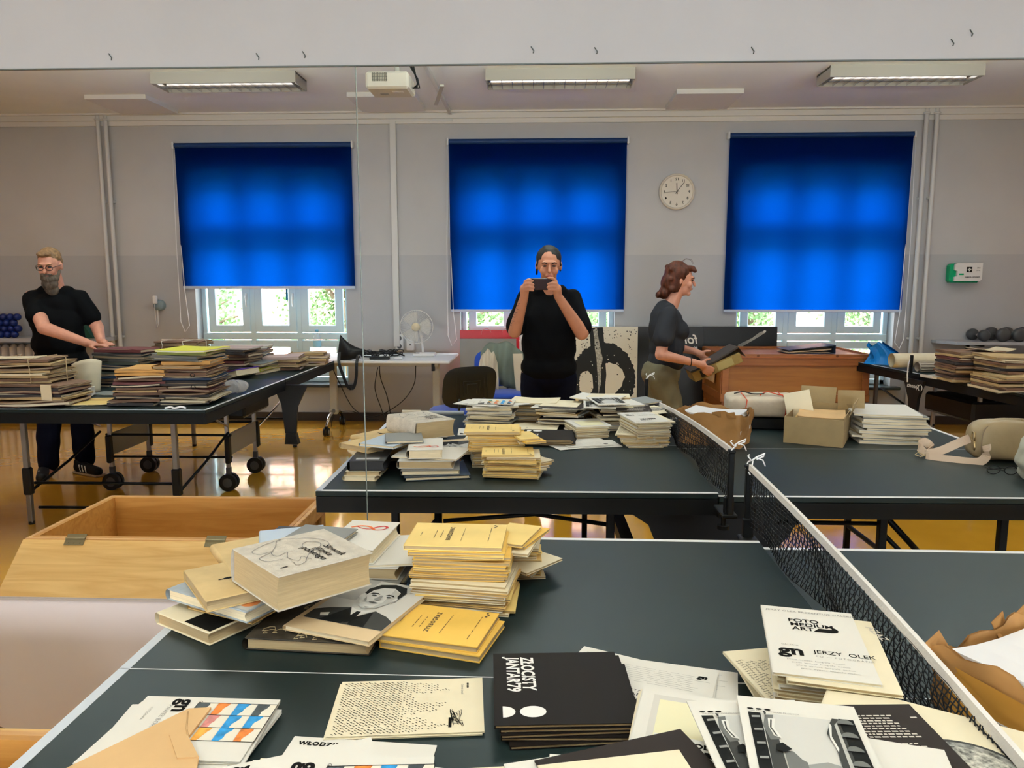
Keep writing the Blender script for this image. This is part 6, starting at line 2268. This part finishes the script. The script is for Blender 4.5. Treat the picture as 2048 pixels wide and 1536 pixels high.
o = thing('card', 'cream card standing up in the cardboard box', 'card', (1.24, 1.33, TR + .10), R(-20))
b = MB()
b.box((0, 0, .05), (.12, .003, .12))
b.build('card_sheet', P_cream, o, (0, 0, 0), (R(-20), R(-14), 0))
kft = M('parcel_pale', (.55, .47, .36), .75, noise=.12, scale=14, bump=.5, bscale=22)
for x, y, z, w, d, h, rz, lab in ((1.13, 1.58, TR + .055, .36, .26, .10, -8, 'pale paper parcel tied with red string behind the cardboard box, in the mirror'), (1.12, 1.58, TR, .34, .24, .054, -8, 'dark flat box beneath the pale tied parcel')):
    if h < .08:
        o = MB().box((0, 0, h / 2), (w, d, h), bev=.004).build('flat_box', blackgl, None, (x, y, z), (0, 0, R(rz)))
        tag(o, lab, 'box')
        continue
    t = thing('tied_parcel', lab, 'parcel', (x, y, z), R(rz))
    b = MB()
    b.grid(lambda u, v: (w / 2 * math.copysign(abs(math.cos(2 * PI * u)) ** .25, math.cos(2 * PI * u)) * math.sin(PI * v) ** .25, d / 2 * math.copysign(abs(math.sin(2 * PI * u)) ** .25, math.sin(2 * PI * u)) * math.sin(PI * v) ** .25, h / 2 - h / 2 * math.copysign(abs(math.cos(PI * v)) ** .4, math.cos(PI * v)) + .003 * math.sin(u * 60)), 48, 16)
    b.build('wrapping', kft, t)
    b = MB()
    for q in (-.10, .09):
        b.tube([(q, -d / 2 - .004, h * .1), (q + .01, -d / 2 - .004, h * .9), (q, -d / 2 + .02, h + .004), (q, d / 2, h + .003), (q, d / 2 + .005, h * .3)], .0025, 5)
    b.tube(smooth_pts([(-.02, -.06, h + .006), (.02, -.02, h + .018), (.07, -.05, h + .01), (.10, -.10, h + .008), (.14, -d / 2 - .006, h * .6), (.10, -d / 2 - .012, h * .1), (.13, -d / 2 - .02, .0)]), .0028, 5)
    b.build('string', M('string_red', (.55, .06, .02), .6), t)
    b = MB()
    b.tube(smooth_pts([(-.14, -.02, h + .006), (-.10, -.05, h + .02), (-.05, -.03, h + .008), (.0, -.06, h + .014)]), .0032, 5)
    b.build('dark_cord', black_m, t)
pile('sheaf', 'sheaf of white papers in the stack at the right end of the mirrored table', 'paper sheaves on the mirrored table', 11, 1.61, 1.30, TR, .29, .34, .0115, -8, [P_white, P_grey, P_white, P_cream], P_edge2, .018, 8, cat='papers', real=False, bend=.003)

bb = thing('shoulder_bag', 'beige leather shoulder bag with wide strap lying on the mirrored table', 'bag', (1.955, .835, TR), R(-4))
bm_ = M('bag_beige', (.31, .23, .13), .45, noise=.12, scale=9, bump=.15, bscale=30)
b = MB()
b.grid(lambda u, v: (.215 * math.copysign(abs(math.cos(2 * PI * u)) ** .4, math.cos(2 * PI * u)) * math.sin(PI * v) ** .3 * (1 - .12 * v), .075 * math.copysign(abs(math.sin(2 * PI * u)) ** .7, math.sin(2 * PI * u)) * math.sin(PI * v) ** .3 * (1 - .35 * v), .085 - .08 * math.copysign(abs(math.cos(PI * v)) ** .6, math.cos(PI * v)) + .004 * math.sin(u * 30)), 40, 18)
b.build('bag_body', bm_, bb)
b = MB()
b.tube(smooth_pts([(-.17, -.066, .02), (-.178, -.068, .07), (-.165, -.055, .13), (-.12, -.03, .160)]), .0022, 5)
b.build('piping', M('bag_piping', (.22, .16, .10), .5), bb)
sm_ = M('strap_beige', (.60, .46, .34), .6)
strap([(-.20, -.02, .09), (-.25, -.03, .07), (-.31, -.02, .035), (-.36, .0, .015)], .034, axis=(0, .4, 1)).build('strap', sm_, bb)
strap([(-.36, .0, .016), (-.37, .04, .04), (-.34, .06, .055), (-.32, .04, .03), (-.36, -.02, .010), (-.28, -.07, .008), (-.20, -.10, .010), (-.17, -.10, .04), (-.165, -.08, .075)], .034, axis=(.2, .3, 1)).build('strap', sm_, bb)
b = MB()
b.tube([(-.205, -.045, .125), (-.205, -.065, .12), (-.205, -.068, .09), (-.205, -.045, .09)], .003, 5, closed=True)
b.tube([(-.20, -.055, .09), (-.20, -.065, .06), (-.20, -.06, .05)], .004, 6)
b.tube([(-.38, .02, .02), (-.40, -.0, .012), (-.39, -.03, .01), (-.365, -.01, .012)], .002, 5, closed=True)
b.build('buckle', M('bag_brass', (.55, .42, .22), .3, metal=.9), bb)
cb = thing('canvas_bag', 'cream canvas bag slumped at the right edge of the mirrored table', 'bag', (1.875, .50, TR), R(0))
b = MB()
b.grid(lambda u, v: ((.185 - .09 * v ** 1.5) * math.copysign(abs(math.cos(2 * PI * u)) ** .7, math.cos(2 * PI * u)) * math.sin(PI * min(v, .96) * .5 + .45) + .006 * math.sin(v * 23 + u * 9) + .05 * v, .12 * math.sin(2 * PI * u) * (1 - .6 * v) + .005 * math.sin(v * 31), .235 * v + .005 * math.sin(u * 37)), 40, 18)
b.grid(lambda u, v: (.185 * .97 * v * math.copysign(abs(math.cos(2 * PI * u)) ** .7, math.cos(2 * PI * u)) * math.sin(.45), .12 * v * math.sin(2 * PI * u), .002), 40, 2)
b.build('bag_body', M('canvas_cream', (.52, .52, .42), .85, noise=.08, scale=14, bump=.4, bscale=28), cb)
b = MB()
b.lathe([(0, 0), (.004, 0), (.004, .003), (0, .004)], (-.12, -.095, .05), 8, axis='Y')
b.build('rivet', M('rivet_copper', (.45, .2, .12), .4, metal=.8), cb)
gl = thing('eyeglasses', 'dark folded eyeglasses lying in front of the beige bag', 'glasses', (1.745, .585, TR + .018), R(-8))
b = MB()
for q in (-.030, .030):
    b.tube([(q + .024 * math.cos(a), .003 * math.cos(a), .016 * math.sin(a)) for a in [2 * PI * k / 16 for k in range(16)]], .0018, 5, closed=True)
b.tube([(-.007, 0, .004), (0, -.001, .008), (.007, 0, .004)], .0016, 5)
b.build('frame', black_m, gl)
b = MB()
b.tube([(-.054, .002, .006), (-.05, .03, .0), (.03, .05, -.014)], .0016, 5)
b.tube([(.054, .002, .006), (.05, .04, .002), (-.03, .06, -.014)], .0016, 5)
b.build('temple', black_m, gl)

# ------------------------------------------------------------ folder stacks on the left table
FC = dict(dg=M('folder_green', (.055, .065, .05), .6), gy=M('folder_grey', (.12, .125, .12), .6), bl=M('folder_navy', (.015, .035, .08), .55), br=M('folder_brown', (.14, .075, .045), .6, noise=.15, scale=15), mr=M('folder_maroon', (.11, .03, .03), .55), dk=M('folder_dark', (.035, .03, .03), .55), tn=M('folder_tan', (.42, .29, .14), .65, noise=.12, scale=14), og=M('folder_orange', (.55, .30, .09), .6, noise=.1, scale=14), cr=M('folder_cream', (.62, .53, .36), .7), yl=M('folder_yellow', (.62, .60, .06), .6), wh=P_white, pp=M('folder_purple', (.10, .04, .26), .55), pk=M('folder_pinkish', (.50, .38, .34), .65), ol=M('folder_olive', (.19, .21, .05), .6))


def stack(lab, group, cols, x, y, w, d, t, rz=0, z=.7608, jit=.016, jr=7, lean=(0, 0), droop=.006):
    for k, c in enumerate(cols.split()):
        tt = t * random.uniform(.7, 1.3)
        ww, dd = w * random.uniform(.93, 1), d * random.uniform(.93, 1)
        s1, s2, s3 = random.uniform(0, 6), random.uniform(0, 6), random.uniform(-1, 1)
        f = lambda X_, Y_: droop * (math.sin(X_ * 14 + s1) * .6 + s3 * X_ / w * 2 + .5 * math.sin(Y_ * 16 + s2)) + droop
        b = MB()
        b.slab(ww, dd, .0022, 6, 3, f, 0)
        b.slab(ww - .012, dd - .012, max(.002, tt - .0044), 6, 3, lambda X_, Y_: f(X_, Y_) + .0022 + .0008 * math.sin(X_ * 60 + s2), 1)
        b.slab(ww, dd, .0022, 6, 3, lambda X_, Y_: f(X_, Y_) + tt - .0022, 0)
        b.box((-ww / 2, 0, tt / 2 + droop), (.002, dd, tt), 0)
        if random.random() < .62:
            b.box((0, -dd / 2, tt / 2 + droop), (ww, .002, tt * .96), 0)
        o = b.build('folder', [FC[c], P_old if k % 3 else P_edge2], None, (x + random.uniform(-jit, jit) + lean[0] * k, y + random.uniform(-jit, jit) + lean[1] * k, z), (0, 0, R(rz + random.uniform(-jr, jr))))
        tag(o, edge_word(k, len(cols.split()), lab) + lab, 'folder', group)
        z += tt + droop * .7
    return z


def tie(x, y, z0, z1, w, d, rz, lab, mat):
    b = MB()
    for q in (-.25, .22):
        b.tube([(q * w, -d / 2 - .006, z0), (q * w + .01, -d / 2 - .007, (z0 + z1) / 2), (q * w, -d / 2 - .004, z1 + .004), (q * w, d / 2 + .004, z1 + .004), (q * w, d / 2 + .006, z0)], .0028, 5)
    b.tube([(-w / 2 - .006, 0, z0), (-w / 2 - .006, 0, z1), (-w / 2, 0, z1 + .006), (w / 2, 0, z1 + .006), (w / 2 + .006, 0, z1), (w / 2 + .006, 0, z0)], .0028, 5)
    tag(b.build('string', mat, None, (x, y, 0), (0, 0, R(rz))), lab, 'string')


twine = M('twine', (.38, .27, .15), .8)
z = stack('dark old folder low in the tied bundle at the far left of the folder table', 'lower folders of the far-left bundle', 'br br tn dk mr dk br', -2.93, 2.03, .46, .32, .014, 3)
z = stack('worn tan envelope in the upper far-left bundle tied with string', 'upper envelopes of the far-left bundle', 'tn br tn cr tn br tn tn br', -3.02, 2.07, .42, .30, .011, 6, z, droop=.006)
tie(-3.02, 2.07, .80, z + .004, .44, .31, 6, 'brown twine tied around the far-left envelope bundle', twine)
o = booklet('envelope', 'cream letter lying on top of the far-left tied bundle', .28, .12, .006, -3.04, 2.02, z + .006, R(12), FC['cr'], P_edge2, bend=.003, cat='envelope')
z = stack('dark green or grey folder in the tall stack the bearded man is touching', 'folders under the bearded man\'s hands', 'bl dk br bl cr dg gy bl dg gy dg dk mr', -2.85, 2.85, .34, .27, .0165, 0)
z = stack('maroon folder in the low stack behind the tall green-grey one', 'maroon folders behind the man\'s stack', 'br dk mr br mr br mr mr br br mr', -2.62, 3.15, .34, .26, .017, -6)
z2 = stack('brown tied folder on top of the maroon stack', 'tied brown folders on the maroon stack', 'br tn br', -2.60, 3.18, .34, .25, .014, -8, z)
tie(-2.60, 3.18, z, z2, .35, .26, -8, 'white string around the brown folders on the maroon stack', M('string_pale', (.7, .65, .55), .7))
z = stack('brown folder in the tapering stack nearest the folder table edge', 'folders of the tapering front stack', 'dk br dk br tn br dk mr br br og og', -2.34, 2.10, .28, .30, .0125, 8, lean=(.003, .002), droop=.006)
z = stack('folder low in the tall front stack topped by a yellow folder', 'lower folders of the yellow-topped stack', 'dk cr cr dk br mr br dk dk bl tn br', -2.06, 2.16, .30, .33, .0125, 3)
z = stack('folder high in the tall front stack, below the yellow one', 'upper folders of the yellow-topped stack', 'br og og gy gy ol', -2.07, 2.17, .30, .32, .015, -3, z)
o = booklet('folder', 'bright yellow and white folder topping the tall front stack', .30, .31, .012, -2.06, 2.17, z, R(-5), FC['yl'], P_white, bend=.004, cat='folder')
for k, (x, zz, c) in enumerate(((-1.99, 1.0, 0), (-1.99, .93, 0))):
    b = MB()
    b.tube([(.012 * math.cos(a), .0, .012 * math.sin(a)) for a in [2 * PI * k_ / 10 for k_ in range(10)]], .0025, 4, closed=True)
    tag(b.build('folder_ring', black_m, None, (x, 1.985, zz - .06)), ('upper dark ring fastener on the orange folders', 'lower dark ring fastener on the orange folders')[k], 'ring')
z = stack('dark folder in the stack behind the yellow-topped one', 'dark folders beyond the yellow-topped stack', 'dk mr dk br mr dk br dk dk', -2.36, 3.55, .30, .30, .0165, -5)
o = booklet('folder', 'pinkish white folder on the dark stack beyond the yellow-topped one', .32, .26, .010, -2.36, 3.55, z, R(-5), FC['pk'], P_white, cat='folder')
z = stack('pale folder in the back stack near the short blue blind', 'pale folders in the back stack', 'dk gy wh dk wh gy wh wh pk wh', -2.48, 4.02, .42, .30, .0150, 3)
z = stack('flat pinkish folder in the low stack by the table end', 'flat pinkish folders by the table end', 'br tn br tn pk', -2.08, 3.86, .30, .28, .016, 3)
z = stack('reddish flat folder beyond the pinkish folders at the table end', 'reddish flat folders at the table end', 'tn pk tn pk tn', -1.98, 4.18, .32, .24, .016, 2)
stack('grey-green or yellow folder leaning beside the dark back stack', 'leaning folders beside the dark back stack', 'cr yl gy gy', -2.18, 3.62, .14, .30, .02, -14, .7608, droop=.006)
b = MB()
b.box((0, 0, .06), (.13, .26, .006))
b.box((0, 0, .035), (.12, .24, .04), 1)
tag(b.build('folder', [FC['pp'], P_edge2], None, (-2.20, 3.25, .765), (0, R(-16), R(-20))), 'purple folder leaning behind the yellow-topped stack', 'folder')
# standing curl of white sheets, loose envelopes, plastic bag
b = MB()
b.grid(lambda u, v: (.10 * math.cos(PI * (.95 * u + .02)) * (1 - .25 * (1 - v)), -.06 * math.sin(PI * u), .20 * v + .02 * math.sin(u * 5) * v), 18, 8)
o = b.build('curled_sheet', P_cream, None, (-2.93, 2.52, .762))
o.modifiers.new('s', 'SOLIDIFY').thickness = .006
tag(o, 'cream sheet standing curled between the tied bundle and the tall stack', 'paper')
o = booklet('paper', 'white crumpled paper at the foot of the curled sheet', .16, .12, .05, -2.86, 2.30, .761, R(20), P_white, P_white, bend=.01, cat='paper')
for k, (x, y, r_, lab, m) in enumerate(((-2.60, 2.20, 24, 'loose tan envelope flat on the folder table', P_tan), (-2.62, 2.04, 8, 'yellowed torn envelope flat on the folder table, nearest the edge', P_yel2), (-2.72, 2.45, -6, 'pale grey sheet flat behind the loose envelopes', FC['gy']))):
    booklet('envelope', lab, .24, .15, .003, x, y, .761 + .0035 * (k == 1), R(r_), m, P_cream, bend=.003, cat='envelope')
b = MB()
b.grid(lambda u, v: ((.085 + .010 * math.sin(u * 40)) * math.cos(2 * PI * u) * math.sin(PI * v), (.07 + .008 * math.sin(u * 33 + v * 9)) * math.sin(2 * PI * u) * math.sin(PI * v), .045 - .043 * math.cos(PI * v) + .006 * math.sin(u * 25) * math.sin(PI * v)), 32, 14, smooth=False)
tag(b.build('plastic_bag', M('plastic_clear', (.55, .53, .52), .12, alpha=.5), None, (-1.955, 2.48, .762)), 'crumpled clear plastic bag beside the yellow-topped stack', 'plastic bag')
o = MB().tube(smooth_pts([(0, 0, 0), (.03, .01, .006), (.06, -.01, .002), (.09, .005, .008), (.12, 0, .002)]), .006, 5).build('string_end', MATS['string_white'], None, (-2.10, 1.86, .767))
tag(o, 'white string scrap on the folder table edge', 'string')
tag(MB().box((0, 0, 0), (.06, .004, .09)).build('paper_tag', FC['cr'], None, (-2.78, 1.87, .85), (R(8), R(4), 0)), 'small cream tag tied to the maroon folders of the far-left bundle', 'tag')

# right-hand folder table
z = stack('brown folder in the lower right-hand stack, far right in the mirror', 'lower folders of the right-hand stack', 'cr br tn br tn tn', 3.20, 2.83, .52, .34, .013, 4)
z = stack('tan folder of the upper right-hand stack, far right in the mirror', 'upper folders of the right-hand stack', 'br dk tn br cr tn', 3.27, 2.95, .50, .34, .014, 3, z)
z = stack('maroon-edged folder in the back stack under the shelf with dumbbells', 'folders of the back right-hand stack', 'tn br dk br tn br br dk br mr tn br', 3.10, 3.28, .36, .30, .0135, 2)
o = booklet('paper', 'cream open paper rising from the back right-hand stack', .24, .20, .004, 3.22, 3.26, z, R(8), FC['cr'], P_cream, bend=.02, cat='paper')
o = booklet('folder', 'dark red folder jutting out of the right-hand stacks', .30, .26, .012, 3.30, 3.14, .895, R(-6), FC['mr'], P_edge, cat='folder')
for k, (x, y, zz, r_, m, lab) in enumerate(((3.13, 4.02, .835, .062, P_cream, 'large cream paper roll beside the blue plastic bag'), (3.26, 3.86, .80, .042, M('corrugated_grey', (.42, .36, .29), .8), 'ridged grey-brown paper roll in front of the cream roll'))):
    t = thing('paper_roll', lab, 'paper roll', (x, y, zz - .762 + .762), R(4))
    b = MB()
    b.grid(lambda u, v: (-.26 + .52 * v, (r_ * (1 - .25 * u)) * math.cos(2 * PI * u * 2.2), (r_ * (1 - .25 * u)) * math.sin(2 * PI * u * 2.2)), 60, 1)
    o = b.build('roll', m, t)
    if k:
        for j in range(12):
            b = MB()
            b.tube([(-.25 + 0 * j, r_ * math.cos(.5 * j) * 1.01, r_ * math.sin(.5 * j) * 1.01), (.25, r_ * math.cos(.5 * j) * 1.01, r_ * math.sin(.5 * j) * 1.01)], .003, 4)
            b.build('ridge', m, t)
o = booklet('paper', 'white folded paper at the foot of the back right-hand stack', .16, .12, .02, 2.93, 3.42, .761, R(15), P_white, P_cream, bend=.01, cat='paper')
b = MB()
b.grid(lambda u, v: ((.17 * (1 - .3 * v) + .02 * math.sin(u * 30 + v * 4)) * math.cos(2 * PI * u) * (1 - v * .4) - .10 * v * v, .10 * math.sin(2 * PI * u) * (1 - v * .6) + .012 * math.sin(u * 41), .17 * v + .025 * math.sin(u * 17 + 1) * v), 36, 12, smooth=False)
tag(b.build('plastic_bag', M('bag_blue', (.005, .17, .52), .25), None, (3.03, 4.45, .762)), 'bright blue plastic bag at the window end of the right-hand table', 'plastic bag')

convert_texts()
